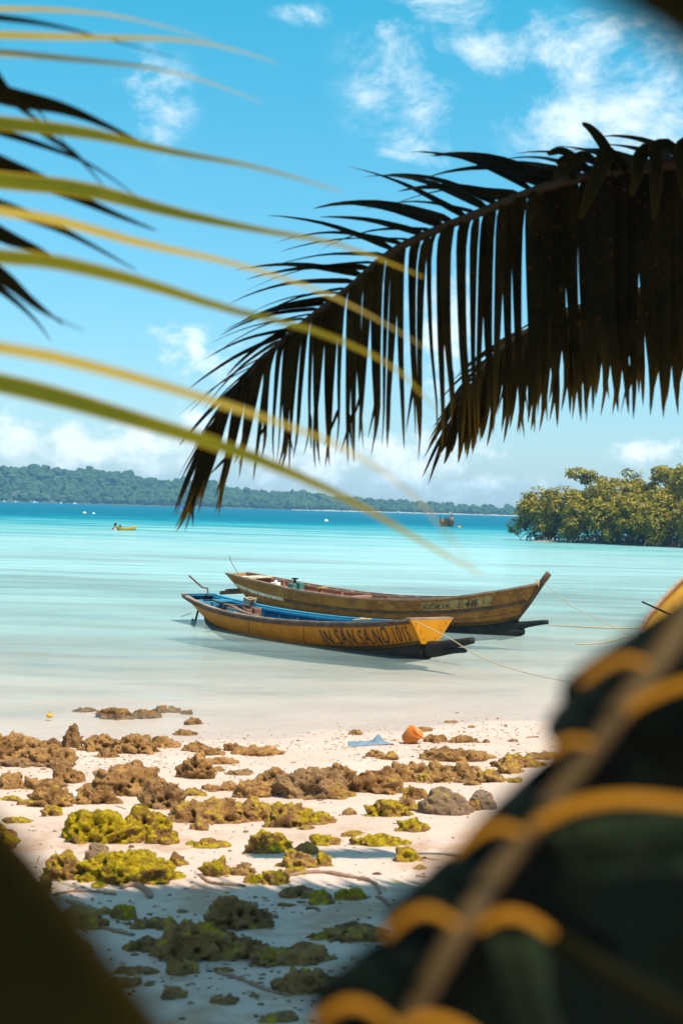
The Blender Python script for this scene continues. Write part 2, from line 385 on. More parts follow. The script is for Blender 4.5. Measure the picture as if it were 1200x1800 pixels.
def leaf_cloud(lobes, n, size, rg):
    V = np.empty((n, 4, 3)); T = np.empty((n, 4))
    w = np.array([l[3] * l[5] for l in lobes]); w = w / w.sum()
    ids = rg.choice(len(lobes), n, p=w)
    for i in range(n):
        cx, cy, cz, rx, ry, rz = lobes[ids[i]]
        d = rg.normal(size=3); d /= np.linalg.norm(d)
        r = rg.uniform(0.35, 1.0) ** 0.45 * (1 + 0.18 * math.sin(d[0] * 5 + cx * 9) * math.sin(d[2] * 6 + cz * 7))
        p = np.array((cx, cy, cz)) + d * (rx, ry, rz) * r
        nrm = d * 0.8 + np.array((0, 0, 0.6)) + rg.normal(size=3) * 0.55; nrm /= np.linalg.norm(nrm)
        a = np.cross(nrm, rg.normal(size=3)); a /= np.linalg.norm(a) + 1e-9; b = np.cross(nrm, a); s = size * rg.uniform(0.6, 1.35)
        V[i] = (p - a * s, p + b * s * 0.45, p + a * s, p - b * s * 0.45)
        T[i] = np.clip(rg.random() * 0.85 + 0.15 * (d[2] > 0.3), 0, 1)
    F = np.arange(n * 4).reshape(n, 4)
    return V.reshape(-1, 3), F, T.ravel()
MG = 'mangroves on the islet'
def mangrove(px, base_py, top_py, wpx, Y, label, seed, n=1500, leaf=None, bare=False, tall=False, lean=0.0):
    rg = np.random.default_rng(seed); leaf = leaf or m_leaf
    b = at(px, base_py, Y); z0 = max(float(isl_z(np.array([[b.x]]), np.array([[Y]]))[0, 0]), 0.0); top = at(px, top_py, Y).z; w = wpx / FPX * Y * (1.15 if not tall else 1.1)
    o = empty('mangrove_tree', (b.x, Y, z0)); tag(o, label, 'mangrove', MG)
    H = top - z0
    lobes = []
    c0 = H * (0.58 if not tall else 0.80)
    nl = 12 if not tall else 11
    for k in range(nl):
        a = rg.uniform(0, 6.28); rr = rg.uniform(0.10, 0.58) * w
        zz = (H * rg.uniform(0.15, 0.86)) if not tall else H * rg.uniform(0.50, 0.92)
        s = rg.uniform(0.20, 0.32) * w
        s2 = min(s * (0.9 if not tall else .55), H - zz) if H - zz > 0.25 else 0.25
        lobes.append((lean + math.cos(a) * rr, math.sin(a) * rr * 0.8, zz, s, s, max(s2, 0.28)))
    if not tall: lobes.append((lean, 0, H * 0.56, w * 0.54, w * 0.42, H * 0.44))
    V, F, T = leaf_cloud(lobes, int(n * 2.1) if not bare else n // 3, 0.15, rg)
    crown = mesh_obj('crown', V, F, leaf, o, smooth=False)
    crown.data.attributes.new('tint', 'FLOAT', 'POINT').data.foreach_set('value', T.astype(np.float32))
    tb = MB(); fork = Vector((lean * 0.2, 0, H * (0.34 if not tall else 0.55)))
    tb.tube(spline([(0, 0, 0.25), (rg.uniform(-.1, .1), 0, H * .2), fork], 6), [0.10, 0.09, 0.085, 0.08, 0.07, 0.06], 6)
    for l in lobes:
        e = Vector(l[:3]); mid = (fork + e) / 2 + Vector((rg.uniform(-.2, .2), rg.uniform(-.2, .2), rg.uniform(-.1, .2)))
        tb.tube(spline([fork, mid, e], 6), [0.055, 0.05, 0.042, 0.035, 0.028, 0.02], 5)
        for q in range(5 if bare else 2):
            d = Vector(rg.normal(size=3)); d.z = abs(d.z); tb.tube([e - Vector((0, 0, .2)), e + d.normalized() * l[3] * 0.9], [0.022, 0.008], 4)
    tb.build('trunk', m_bark, o, True)
    rb = MB()
    for k in range(15):
        a = 6.28 * k / 15 + rg.uniform(-.2, .2); R_ = rg.uniform(0.3, 1.25); h0 = rg.uniform(0.2, 0.6)
        d = Vector((math.cos(a), math.sin(a), 0))
        rb.tube(spline([d * 0.04 + Vector((0, 0, h0)), d * R_ * 0.5 + Vector((0, 0, h0 * 0.95)), d * R_ * 0.88 + Vector((0, 0, h0 * .45)), d * R_ + Vector((0, 0, -z0 - 0.1))], 7), 0.032, 5)
        if k % 2: rb.tube(spline([d * R_ * 0.55 + Vector((0, 0, h0 * 0.9)), d * R_ * 0.6 + Vector((.12, .1, h0 * .4)), d * R_ * 0.7 + Vector((.1, -.15, -z0 - 0.1))], 5), 0.025, 4)
    rb.build('prop_roots', m_bark, o, True)
    return o
mangrove(938, 947, 853, 50, 106, 'leftmost mangrove, its low branches drooping over the water', 1, 1500)
mangrove(984, 952, 850, 56, 104, 'second mangrove from the left, single dark stem above arching roots', 2, 1500)
mangrove(1030, 953, 856, 54, 102, 'third mangrove from the left, dense crown over a wide fan of roots', 3, 1500)
mangrove(1083, 955, 842, 66, 101, 'broad mangrove below the bare pale treetop', 4, 1900)
mangrove(1046, 950, 816, 62, 107, 'tall yellow-green mangrove rising behind the left half of the row', 5, 1100, tall=True, lean=0.0)
mangrove(1088, 948, 812, 46, 109, 'thin tree with a sparse pale grey-green top', 6, 1500, leaf=m_pale, bare=True, tall=True)
mangrove(1120, 950, 828, 32, 106, 'slim mangrove with a small high tuft beside the pale treetop', 7, 500, tall=True)
mangrove(1142, 950, 832, 36, 107, 'mangrove with a small ragged top left of the wide high crown', 8, 600, tall=True)
mangrove(1170, 948, 815, 56, 105, 'tall mangrove with a wide high crown near the right edge', 9, 1100, tall=True)
mangrove(1128, 958, 862, 60, 99, 'mangrove with a thick dark stem in the middle of the right half', 10, 1800)
mangrove(1170, 960, 858, 58, 97, 'low yellowish mangrove in front of the wide high crown', 11, 1800)
mangrove(1212, 961, 806, 70, 98, 'tall dark mangrove cut by the right edge of the picture', 12, 2200)
mangrove(1212, 964, 880, 60, 94.5, 'lowest mangrove, nearest the water at the right edge', 13, 1400)

for i, (px, by, ty, w_, Y_, lab) in enumerate(((1008, 953, 880, 44, 100.5, 'low bushy mangrove between the second and third trees from the left'), (1056, 956, 876, 46, 99, 'low bushy mangrove in front of the broad one'), (1104, 958, 880, 44, 97.5, 'low bushy mangrove left of the thick dark stem'),
                                               (1150, 961, 884, 46, 95.5, 'low bushy mangrove right of the thick dark stem'), (957, 949, 882, 40, 104, 'low bushy mangrove between the two leftmost trees'), (1190, 955, 838, 60, 102, 'rounded mangrove filling the gap below the wide high crown'))):
    mangrove(px, by, ty, w_, Y_, lab, 40 + i, 1100)

# ------------------------------------------------------------------ boats
m_orange = paint('orange_hull_paint', (0.50, 0.185, 0.004), (0.36, 0.12, 0.004), (0.16, 0.08, 0.02), 3.0, 0.6, 0.25, 0.60)
m_bow = paint('sunlit_orange_paint', (0.60, 0.235, 0.006), (0.50, 0.19, 0.006), (0.34, 0.12, 0.008), 3.0, 0.6, 0.2, 0.66)  # lighter copy of the hull orange, sun on the bow put into the colour
m_brown = paint('ochre_hull_paint', (0.29, 0.122, 0.018), (0.17, 0.068, 0.014), (0.40, 0.29, 0.17), 4.0, 0.7, 0.4, 0.58)
m_yellow = paint('yellow_hull_paint', (0.62, 0.36, 0.05), (0.52, 0.29, 0.04), (0.3, 0.2, 0.08), 4.0, 0.6, 0.3, 0.66)
m_blue = paint('blue_paint', (0.012, 0.095, 0.185), (0.025, 0.145, 0.25), (0.06, 0.055, 0.05), 5.0, 0.6, 0.4, 0.54)
m_bluel = paint('light_blue_paint', (0.03, 0.22, 0.36), (0.05, 0.28, 0.42), (0.16, 0.18, 0.19), 6.0, 0.55, 0.3, 0.64)
m_tar = paint('tarred_wood', (0.010, 0.010, 0.010), (0.028, 0.024, 0.018), (0.09, 0.075, 0.05), 4.0, 0.65, 0.5, 0.64)
m_wood = paint('weathered_wood', (0.20, 0.125, 0.085), (0.31, 0.21, 0.155), (0.07, 0.04, 0.03), 5.0, 0.8, 0.5, 0.6)
m_dkwood = paint('dark_wood', (0.07, 0.035, 0.022), (0.13, 0.07, 0.045), (0.22, 0.16, 0.11), 6.0, 0.8, 0.5, 0.64)
m_pink = paint('faded_red_boards', (0.36, 0.17, 0.12), (0.28, 0.12, 0.085), (0.12, 0.06, 0.045), 4.0, 0.8, 0.4, 0.6)
m_cream = paint('cream_paint', (0.40, 0.31, 0.15), (0.30, 0.21, 0.08), (0.22, 0.11, 0.02), 5.0, 0.7, 0.3, 0.47)
m_white = paint('chalky_paint', (0.62, 0.55, 0.44), (0.5, 0.42, 0.3), (0.22, 0.14, 0.06), 7.0, 0.7, 0.3, 0.54)
m_blackp, t, out = mat('black_letter_paint'); principled(t, out, t.mix(t.noise(t.obj(), 12, 5), (0.012, 0.010, 0.008), (0.05, 0.03, 0.012)), 0.6)
m_rope, t, out = mat('rope_fibre'); principled(t, out, t.mix(t.noise(t.obj(), 60, 3), (0.32, 0.22, 0.12), (0.52, 0.40, 0.26)), 0.9)
m_rust, t, out = mat('rusty_iron'); principled(t, out, t.mix(t.noise(t.obj(), 9, 6, 0.7), (0.07, 0.03, 0.02), (0.24, 0.10, 0.055)), 0.8, t.bump(t.noise(t.obj(), 30, 4), 0.5, 0.01))
m_teal = paint('green_engine_paint', (0.04, 0.13, 0.12), (0.06, 0.18, 0.165), (0.02, 0.02, 0.02), 8, 0.5, 0.2, 0.6)
m_whitep = paint('white_plastic', (0.75, 0.74, 0.70), (0.66, 0.65, 0.6), None, 5, 0.4, 0.1)

class Hull:
    """stations: (x_top, x_bot, half_top, z_top, half_bot, z_bot)"""
    def __init__(s, st, bulge=0.06, n=46):
        m = len(st) - 1; s.n = n; rows = []
        P = np.array(st, float)
        for i in range(n):
            u = i / (n - 1) * m; k = min(int(u), m - 1); q = u - k
            p0, p1, p2, p3 = P[max(k - 1, 0)], P[k], P[k + 1], P[min(k + 2, m)]
            rows.append(0.5 * (2 * p1 + (p2 - p0) * q + (2 * p0 - 5 * p1 + 4 * p2 - p3) * q * q + (3 * p1 - p0 - 3 * p2 + p3) * q ** 3))
        s.r = np.array(rows); s.bulge = bulge
    def row(s, u):
        k = min(max(u, 0), 1) * (s.n - 1); i = min(int(k), s.n - 2); f = k - i; return s.r[i] * (1 - f) + s.r[i + 1] * f
    def side(s, u, v, sgn=-1, off=0.0):
        """u along 0 stern..1 bow, v 0 bottom..1 gunwale; sgn -1 starboard"""
        xt, xb, ht, zt, hb, zb = s.row(u)
        y = hb + (ht - hb) * v + s.bulge * math.sin(math.pi * v) * min(1, 5 * u, 5 * (1 - u)) + off
        return Vector((xb + (xt - xb) * v, sgn * y, zb + (zt - zb) * v))
    def u_of_x(s, x, v=1.0):
        lo, hi = 0, 1
        for _ in range(30):
            mid = (lo + hi) / 2
            if s.side(mid, v).x < x: lo = mid
            else: hi = mid
        return lo
    def sheet(s, sgn, v0, v1, off0, off1, nu=46, nv=5, u0=0.0, u1=1.0):
        """closed plank shell between two offsets"""
        V = []; F = []
        for off in (off0, off1):
            for i in range(nu):
                for j in range(nv):
                    V.append(s.side(u0 + (u1 - u0) * i / (nu - 1), v0 + (v1 - v0) * j / (nv - 1), sgn, off))
        N = nu * nv
        for i in range(nu - 1):
            for j in range(nv - 1):
                a = i * nv + j; F.append((a, a + nv, a + nv + 1, a + 1)); F.append((N + a + 1, N + a + nv + 1, N + a + nv, N + a))
            for j in (0, nv - 1):
                a = i * nv + j; F.append((a, N + a, N + a + nv, a + nv))
        for i in (0, nu - 1):
            for j in range(nv - 1):
                a = i * nv + j; F.append((a, a + 1, N + a + 1, N + a))
        return V, F
    def rail(s, sgn, v, off, w, h, u0=0.0, u1=1.0, n=40, dz=0.0):
        V = []; F = []
        for i in range(n):
            c = s.side(u0 + (u1 - u0) * i / (n - 1), v, sgn, off) + Vector((0, 0, dz))
            for (a, b) in ((-1, -1), (1, -1), (1, 1), (-1, 1)): V.append(c + Vector((0, a * w / 2, b * h / 2)))
            if i:
                for k in range(4): k2 = (k + 1) % 4; F.append(((i - 1) * 4 + k, (i - 1) * 4 + k2, i * 4 + k2, i * 4 + k))
        F += [(0, 1, 2, 3), tuple((n - 1) * 4 + k for k in (3, 2, 1, 0))]
        return V, F
    def floor(s, z_up, u0, u1, n=30, inset=0.03):
        V = []; F = []
        for i in range(n):
            u = u0 + (u1 - u0) * i / (n - 1); xt, xb, ht, zt, hb, zb = s.row(u); vv = min(z_up / max(zt - zb, .05), 0.9); p = s.side(u, vv, 1)
            y = max(p.y - inset, 0.01); V += [(p.x, -y, p.z), (p.x, y, p.z)]
            if i: F.append((2 * i - 2, 2 * i, 2 * i + 1, 2 * i - 1))
        return V, F
    def rib(s, u, w=0.045, th=0.03, vmin=0.12, inset=0.024):
        mb = MB()
        pts = [s.side(u, v, -1, -inset - th / 2) for v in np.linspace(0.98, vmin, 6)] + [s.side(u, v, 1, -inset - th / 2) for v in np.linspace(vmin, 0.98, 6)]
        V = []; F = []
        for i, p in enumerate(pts):
            t_ = (pts[min(i + 1, len(pts) - 1)] - pts[max(i - 1, 0)]).normalized(); nn = Vector((1, 0, 0)).cross(t_).normalized()
            for (a, b) in ((-1, -1), (1, -1), (1, 1), (-1, 1)): V.append(p + Vector((a * w / 2, 0, 0)) + nn * b * th / 2)
            if i:
                for k in range(4): k2 = (k + 1) % 4; F.append(((i - 1) * 4 + k, (i - 1) * 4 + k2, i * 4 + k2, i * 4 + k))
        return V, F

def hull_text(h, txt, u0, u1, v0, v1, name, parent, mt, jitter=0.0, weight=0.0, seed=1):
    rg = random.Random(seed)
    cu = bpy.data.curves.new('lettering', 'FONT'); cu.body = txt; cu.size = 1.0; cu.space_character = 1.18; cu.offset = weight; cu.resolution_u = 3
    to = bpy.data.objects.new('tmp', cu); COL.objects.link(to); dg = bpy.context.evaluated_depsgraph_get(); dg.update()
    me = bpy.data.meshes.new_from_object(to.evaluated_get(dg)); bpy.data.objects.remove(to)
    tbm = bmesh.new(); tbm.from_mesh(me)
    for yy in (.08, .16, .24, .32, .40, .48, .56, .64): bmesh.ops.bisect_plane(tbm, geom=tbm.verts[:] + tbm.edges[:] + tbm.faces[:], plane_co=(0, yy, 0), plane_no=(0, 1, 0))
    tbm.to_mesh(me); tbm.free()
    co = np.array([v_.co for v_ in me.vertices]); x0, x1 = co[:, 0].min(), co[:, 0].max(); y0, y1 = 0.0, 0.72
    # slight unevenness of hand lettering, per letter
    par = list(range(len(me.vertices)))
    def find(a):
        while par[a] != a: par[a] = par[par[a]]; a = par[a]
        return a
    for e in me.edges: par[find(e.vertices[0])] = find(e.vertices[1])
    jt = {}
    for i, v_ in enumerate(me.vertices):
        r_ = find(i)
        if r_ not in jt: jt[r_] = (rg.uniform(-1, 1) * jitter, rg.uniform(-1, 1) * jitter * 2.2, rg.uniform(0.9, 1.12))
        dj, dv, sc = jt[r_]
        a = (v_.co.x - x0) / (x1 - x0) + dj * 0.15 + 0.02 * (v_.co.y - .35); b = (v_.co.y - y0) / (y1 - y0) * sc + dv
        v_.co = h.side(u0 + (u1 - u0) * a, v0 + (v1 - v0) * b, -1, 0.022)
    me.materials.append(mt); o = bpy.data.objects.new(name, me); COL.objects.link(o); o.parent = parent; return o

def log_base(h, u0, u1, deep, prong_pts, name, parent, mt, wmul=1.0, n=36):
    """the dugout log under the planking, its nose running out in front"""
    V = []; F = []; k = 10
    for i in range(n):
        u = u0 + (u1 - u0) * i / (n - 1); xt, xb, ht, zt, hb, zb = h.row(u); hb = max(hb * wmul + 0.012, 0.035)
        for j in range(k):
            a = math.pi * j / (k - 1); yy = -math.cos(a); zz = math.sin(a) ** 0.8
            V.append((xb, yy * (hb + 0.01), zb + 0.02 - zz * deep))
        if i:
            for j in range(k - 1): F.append(((i - 1) * k + j, (i - 1) * k + j + 1, i * k + j + 1, i * k + j))
            F.append(((i - 1) * k + k - 1, (i - 1) * k, i * k, i * k + k - 1))
    F += [tuple(range(k)), tuple((n - 1) * k + j for j in reversed(range(k)))]
    mb = MB(); mb.add(V, F)
    for pts, rs in prong_pts: mb.tube(spline(pts, 9), list(np.interp(np.linspace(0, 1, 9), np.linspace(0, 1, len(rs)), rs)), 8)
    o = mb.build(name, mt, parent, True); return o

def place(o, stern_xy, bow_xy):
    d = Vector((bow_xy[0] - stern_xy[0], bow_xy[1] - stern_xy[1])); o.location = (stern_xy[0], stern_xy[1], 0); o.rotation_euler = (0, 0, math.atan2(d.y, d.x)); return d.length

# --- the orange boat with the blue inside
fb = empty('wooden_boat'); place(fb, (-2.44, 24.37), (1.23, 19.09))
fb.scale = (1, 1, 1.13); tag(fb, 'nearer wooden boat with orange hull, blue inside and a flat squared bow', 'boat', 'moored wooden boats')
hf = Hull([(0, .42, .28, .40, .09, .16), (.8, .95, .44, .33, .20, .02), (1.9, 1.9, .58, .275, .32, -.05), (3.3, 3.25, .65, .27, .36, -.07), (4.6, 4.55, .60, .315, .30, -.03), (5.7, 5.62, .48, .39, .20, .06), (6.44, 6.40, .34, .475, .115, .185)])
for sg_ in (-1, 1):
    o = mesh_obj('hull_plank', *hf.sheet(sg_, 0, 1, 0.0, 0.012), m_orange, fb)
    if sg_ < 0: tag(o, 'orange hull side with black hand-painted lettering')
    o = mesh_obj('inner_planking', *hf.sheet(sg_, 0.02, 0.99, -0.02, -0.003), m_blue, fb)
    mesh_obj('gunwale', *hf.rail(sg_, 1.0, -0.02, 0.075, 0.028, 0.0, 0.985, dz=0.006), m_wood if sg_ < 0 else m_bluel, fb, False)
    mesh_obj('inner_rail', *hf.rail(sg_, 0.93, -0.075, 0.035, 0.03, 0.05, 0.93), m_bluel, fb, False)
mesh_obj('rubbing_strip', *hf.rail(-1, 0.93, 0.020, 0.022, 0.045, 0.0, 0.99), m_dkwood, fb, False)
mesh_obj('floor_boards', *hf.floor(0.07, 0.06, 0.95), m_blue, fb)
for u in np.linspace(0.09, 0.93, 15): mesh_obj('rib', *hf.rib(float(u)), m_bluel, fb, False)
# squared bow board, stern board
def end_board(h, u, thick, name, mt, parent, over=0.012, lift=0.0, out=1):
    pts = [h.side(u, v, -1, over) for v in np.linspace(0, 1, 5)] + [h.side(u, v, 1, over) for v in np.linspace(1, 0, 5)]
    V = [p + Vector((0, 0, lift if 3 < i < 6 else 0)) for i, p in enumerate(pts)]; V += [p + Vector((thick * out, 0, 0)) for p in V]
    n_ = len(pts); F = [tuple(range(n_)), tuple(reversed(range(n_, 2 * n_)))] + [(i, (i + 1) % n_, n_ + (i + 1) % n_, n_ + i) for i in range(n_)]
    return mesh_obj(name, V, F, mt, parent, False)
o = end_board(hf, 1.0, 0.03, 'bow_board', m_bow, fb); o['label'] = 'bright orange flat bow board with nail heads'
for (v_, s_) in ((.25, -.6), (.25, .5), (.55, -.7), (.6, .72), (.85, .8)):
    p = hf.side(1.0, v_, 1); nb = MB(); nb.tube([(p.x + .028, p.y * s_, p.z), (p.x + .042, p.y * s_, p.z)], [0.012, 0.008], 8); nb.build('nail', m_orange, o)
end_board(hf, 0.0, 0.025, 'stern_board', m_blue, fb, out=-1)
cap = MB(); q = hf.side(1.0, 1.0, 1); cap.box((q.x - .02, 0, q.z + .012), (.10, q.y * 2 + .05, .022)); cap.build('bow_cap', m_wood, fb)
fd = MB(); q2 = hf.side(.955, 1, 1); fd.add([(q2.x, -q2.y * .96, q2.z + .024), (q.x - .07, -q.y * .96, q.z + .006), (q.x - .07, q.y * .96, q.z + .006), (q2.x, q2.y * .96, q2.z + .024), (q2.x, -q2.y * .96, q2.z), (q.x - .07, -q.y * .96, q.z - .018), (q.x - .07, q.y * .96, q.z - .018), (q2.x, q2.y * .96, q2.z)],
    [(0, 1, 2, 3), (7, 6, 5, 4), (0, 3, 7, 4), (1, 5, 6, 2), (0, 4, 5, 1), (3, 2, 6, 7)]); fd.build('foredeck_board', m_dkwood, fb)
th = MB(); th.box((.52, 0, .335), (.20, .70, .025)); th.build('stern_seat', m_bluel, fb)
th = MB(); th.box((.10, 0, .40), (.16, .60, .03)); th.build('stern_rail', m_blue, fb)
for (x_, w_) in ((2.5, .14), (4.2, .13)): th = MB(); th.box((x_, 0, .15), (w_, 1.02, .025)); th.build('thwart', m_blue, fb)
bz = hf.row(1.0)
log_base(hf, 0.04, 1.0, 0.21, [([(6.0, 0, .10), (6.5, 0, .15), (6.95, 0, .23), (7.32, 0, .30)], [.10, .085, .065, .05, .042]), ([(6.0, 0, .07), (6.5, 0, .09), (6.9, 0, .145), (7.18, 0, .175)], [.09, .07, .05, .035, .03])], 'log_keel', fb, m_tar)
hull_text(hf, 'IN.SAN.SA.NO.1015', hf.u_of_x(4.62, .5), hf.u_of_x(6.32, .5), 0.18, 0.80, 'lettering', fb, m_blackp, 0.005, 0.006, 4)
rd = MB(); rd.tube([(.18, 0, .36), (-.02, .02, .05), (-.10, .02, -.12)], .018, 6); rd.box((-.12, .02, -.05), (.12, .03, .10), (0, .5, 0)); rd.build('rudder_blade', m_tar, fb)
sk = MB(); sk.tube([(.22, .10, .40), (.20, .10, .50), (.22, -.02, .52), (.34, -.34, .70)], .014, 6); sk.build('tiller_rod', m_rust, fb)

m_stain = paint('waterline_slime', (0.05, 0.035, 0.012), (0.09, 0.05, 0.012), (0.20, 0.09, 0.01), 7.0, 0.8, 0.4, 0.52)
for sg_ in (-1, 1):
    mesh_obj('waterline_stain', *hf.sheet(sg_, 0.0, 0.15, 0.0135, 0.0155, 46, 3), m_stain, fb)
    mesh_obj('plank_seam', *hf.rail(sg_, 0.86, 0.0125, 0.006, 0.010, 0.01, 0.99), m_dkwood, fb, False)
for x_ in (2.6, 4.1):
    b = MB(); b.tube([hf.side(hf.u_of_x(x_ - .03 + .05 * k, .5), .15 + .16 * k, -1, .013) for k in range(5)], .006, 4); b.build('plank_joint', m_dkwood, fb)
# things lying in the orange boat
Mf = Matrix.Translation(fb.location) @ Euler(fb.rotation_euler).to_matrix().to_4x4() @ Matrix.Diagonal((1, 1, 1.13, 1))
def inboat(o, M=None):
    M = M or Mf; o.matrix_world = M @ o.matrix_basis; return o
def engine(label, x, y, z):
    e = empty('boat_engine', (x, y, z)); tag(e, label, 'engine')
    b = MB(); b.box((0, -.05, .09), (.15, .12, .20)); bevel(b.build('crankcase', m_rust, e), .012)
    b = MB(); b.box((.02, .10, .10), (.16, .14, .22)); bevel(b.build('fuel_tank', m_rust, e), .02)
    b = MB(); b.tube([(-.10, -.05, .08), (-.13, -.05, .08)], .075, 14); b.build('flywheel', m_dkwood, e)
    b = MB(); b.tube([(.0, -.12, .15), (.05, -.17, .22), (.12, -.17, .22)], .016, 6); b.build('exhaust', m_rust, e)
    b = MB(); b.tube([(-.15, -.05, .06), (-.6, -.02, .08), (-1.0, 0, .12)], .015, 6); b.build('propeller_shaft', m_rust, e)
    b = MB(); b.box((0, 0, -.03), (.42, .34, .03)); b.build('engine_bed', m_wood, e); return e
inboat(engine('rusty brown boat engine amidships in the blue-lined boat', 1.85, -.05, .11))
rc = MB()
for k in range(4):
    pts = [(1.12 + .11 * math.cos(a) + k * .008, .38 + .10 * math.sin(a), .34 + k * .02 + .012 * math.sin(3 * a)) for a in np.linspace(0, 6.283, 18)]; rc.tube(pts, .011, 5)
o = rc.build('rope_coil', m_rope, None, True); tag(o, 'coil of tan rope hung over the far blue gunwale', 'rope'); inboat(o)
for (lab, pts, r) in (('long bent branch arching over the near gunwale of the orange boat', [(1.55, -.36, .28), (1.8, -.50, .37), (2.1, -.54, .37), (2.5, -.52, .30), (2.85, -.50, .28)], .017),
                      ('lower bent stick lying inside the near gunwale by the engine', [(1.5, -.30, .27), (1.8, -.42, .32), (2.2, -.46, .30)], .013)):
    b = MB(); b.tube(spline(pts, 12), r, 6); o = b.build('bent_stick', m_wood, None, True); tag(o, lab, 'stick', 'sticks in the orange boat'); inboat(o)
for (lab, pts, r) in (('dark hose looped along the stern of the orange boat', [(.75, -.28, .36), (1.0, -.22, .37), (1.3, -.12, .33), (1.6, .05, .33), (1.75, .1, .30)], .013),
                      ('short wooden prop leaning on the far side behind the engine', [(1.20, .20, .12), (1.36, .32, .40)], .022)):
    b = MB(); b.tube(spline(pts, 10), r, 6); o = b.build('hose' if 'hose' in lab else 'wooden_prop', m_dkwood, None, True); tag(o, lab, 'hose' if 'hose' in lab else 'prop'); inboat(o)
b = MB(); b.box((1.45, -.25, .22), (.55, .20, .02), (0, -.03, .1)); o = b.build('loose_plank', m_wood); tag(o, 'loose pale plank lying left of the rusty engine', 'plank'); inboat(o)
b = MB(); b.tube(spline([(5.35, -.50, .40), (5.5, -.46, .42), (5.62, -.40, .43), (5.5, -.36, .42), (5.42, -.44, .43)], 14), .011, 5); o = b.build('rope_knot', m_rope, None, True); tag(o, 'pale knot of rope on the near gunwale above the lettering', 'rope'); inboat(o)

# --- the ochre boat behind
bb_ = empty('wooden_boat'); place(bb_, (-1.90, 26.25), (3.22, 22.9))
bb_.scale = (1, 1, 1.06); tag(bb_, 'farther wooden boat with worn ochre hull, tall stem post and faded red inside', 'boat', 'moored wooden boats')
hb2 = Hull([(0, .34, .30, .70, .09, .30), (.8, .95, .44, .61, .20, .14), (1.9, 1.95, .56, .50, .30, .06), (3.2, 3.2, .60, .455, .33, .03), (4.5, 4.42, .50, .52, .24, .06), (5.5, 5.3, .27, .68, .10, .14), (6.12, 5.74, .045, .82, .03, .25)], 0.05)
for sg_ in (-1, 1):
    mesh_obj('hull_plank', *hb2.sheet(sg_, 0, 0.50, 0.0, 0.012), m_brown, bb_)
    o = mesh_obj('hull_plank', *hb2.sheet(sg_, 0.50, 1.0, 0.004, 0.016), m_brown, bb_)
    mesh_obj('inner_planking', *hb2.sheet(sg_, 0.02, 0.99, -0.02, -0.003), m_pink, bb_)
    mesh_obj('gunwale', *hb2.rail(sg_, 1.0, 0.015, 0.06, 0.03, 0, 0.99, dz=0.004), m_wood, bb_, False)
    mesh_obj('inner_rail', *hb2.rail(sg_, 0.97, -0.11, 0.035, 0.03, 0.08, 0.90), m_wood, bb_, False)
    o = mesh_obj('rubbing_strip', *hb2.rail(sg_, 0.52, 0.024, 0.024, 0.045, 0.26, 0.99), m_dkwood, bb_, False)
    o = mesh_obj('rubbing_strip', *hb2.rail(sg_, 0.55, 0.024, 0.022, 0.05, 0.0, 0.258), m_white, bb_, False)
    for u in np.linspace(0.12, 0.88, 19):
        p = hb2.side(float(u), 0.985, sg_, -0.05); b = MB(); b.box((p.x, p.y, p.z), (.045, .10, .03)); b.build('spacer_block', m_wood, bb_)
    for u in np.linspace(0.04, 0.97, 17):
        p = hb2.side(float(u), 0.53, sg_, 0.03); b = MB(); b.box((p.x, p.y, p.z), (.05, .02, .028)); b.build('strip_patch', m_dkwood, bb_)
mesh_obj('floor_boards', *hb2.floor(0.26, 0.05, 0.93), m_pink, bb_)
for u in np.linspace(0.10, 0.90, 14): mesh_obj('rib', *hb2.rib(float(u)), m_pink, bb_, False)
end_board(hb2, 0.0, 0.025, 'stern_board', m_brown, bb_, out=-1)
b = MB(); b.box((.42, 0, .655), (.30, .72, .025)); b.build('stern_seat', m_white, bb_)
for x_ in (1.5, 2.6, 3.6, 4.6): b = MB(); b.box((x_, 0, .43 if x_ < 4 else .46), (.14, .92 if x_ < 4 else .74, .025)); b.build('thwart', m_pink, bb_)
b = MB(); b.tube([(5.66, 0, .20), (5.93, 0, .52), (6.14, 0, .82), (6.27, 0, .985)], [.045, .045, .05, .05], 8); b.build('stem_post', m_dkwood, bb_, True)
b = MB(); b.tube([(6.08, 0, .80), (6.12, .02, .84)], .068, 10); b.build('rope_lashing', m_rope, bb_)
log_base(hb2, 0.05, 1.0, 0.25, [([(5.45, 0, .10), (5.8, 0, .165), (6.05, 0, .215), (6.28, 0, .25)], [.10, .075, .05, .04, .034]), ([(5.4, 0, .02), (5.7, 0, .06), (5.86, 0, .075)], [.12, .10, .075, .05])], 'log_keel', bb_, m_tar, 1.05)
o = mesh_obj('name_panel', *hb2.sheet(-1, 0.60, 0.90, 0.0165, 0.0185, 14, 4, hb2.u_of_x(4.22, .75), hb2.u_of_x(5.42, .75)), m_cream, bb_); o['label'] = 'worn cream name panel'
class Off:                                            # letters sit on the panel
    def __init__(s, h): s.h = h
    def side(s, u, v, g, off): return s.h.side(u, v, g, off + 0.0085)
for (w_, xa, xb_) in (('ANDM', 4.26, 4.56), ('IK', 4.62, 4.76), ('2', 4.86, 4.92)): hull_text(Off(hb2), w_, hb2.u_of_x(xa, .75), hb2.u_of_x(xb_, .75), 0.64, 0.82, 'lettering', bb_, m_blackp, 0.02, 0.004, 2)
hull_text(Off(hb2), '446', hb2.u_of_x(5.0, .75), hb2.u_of_x(5.19, .75), 0.63, 0.86, 'lettering', bb_, m_blackp, 0.03, 0.03, 8)
b = MB()
for (y_, z_) in ((-.10, .40), (.06, .43)): b.tube([(.30, y_, z_), (-.25, y_ - .05, z_ - .05)], .035, 6)
b.build('rudder_fitting', m_dkwood, bb_)
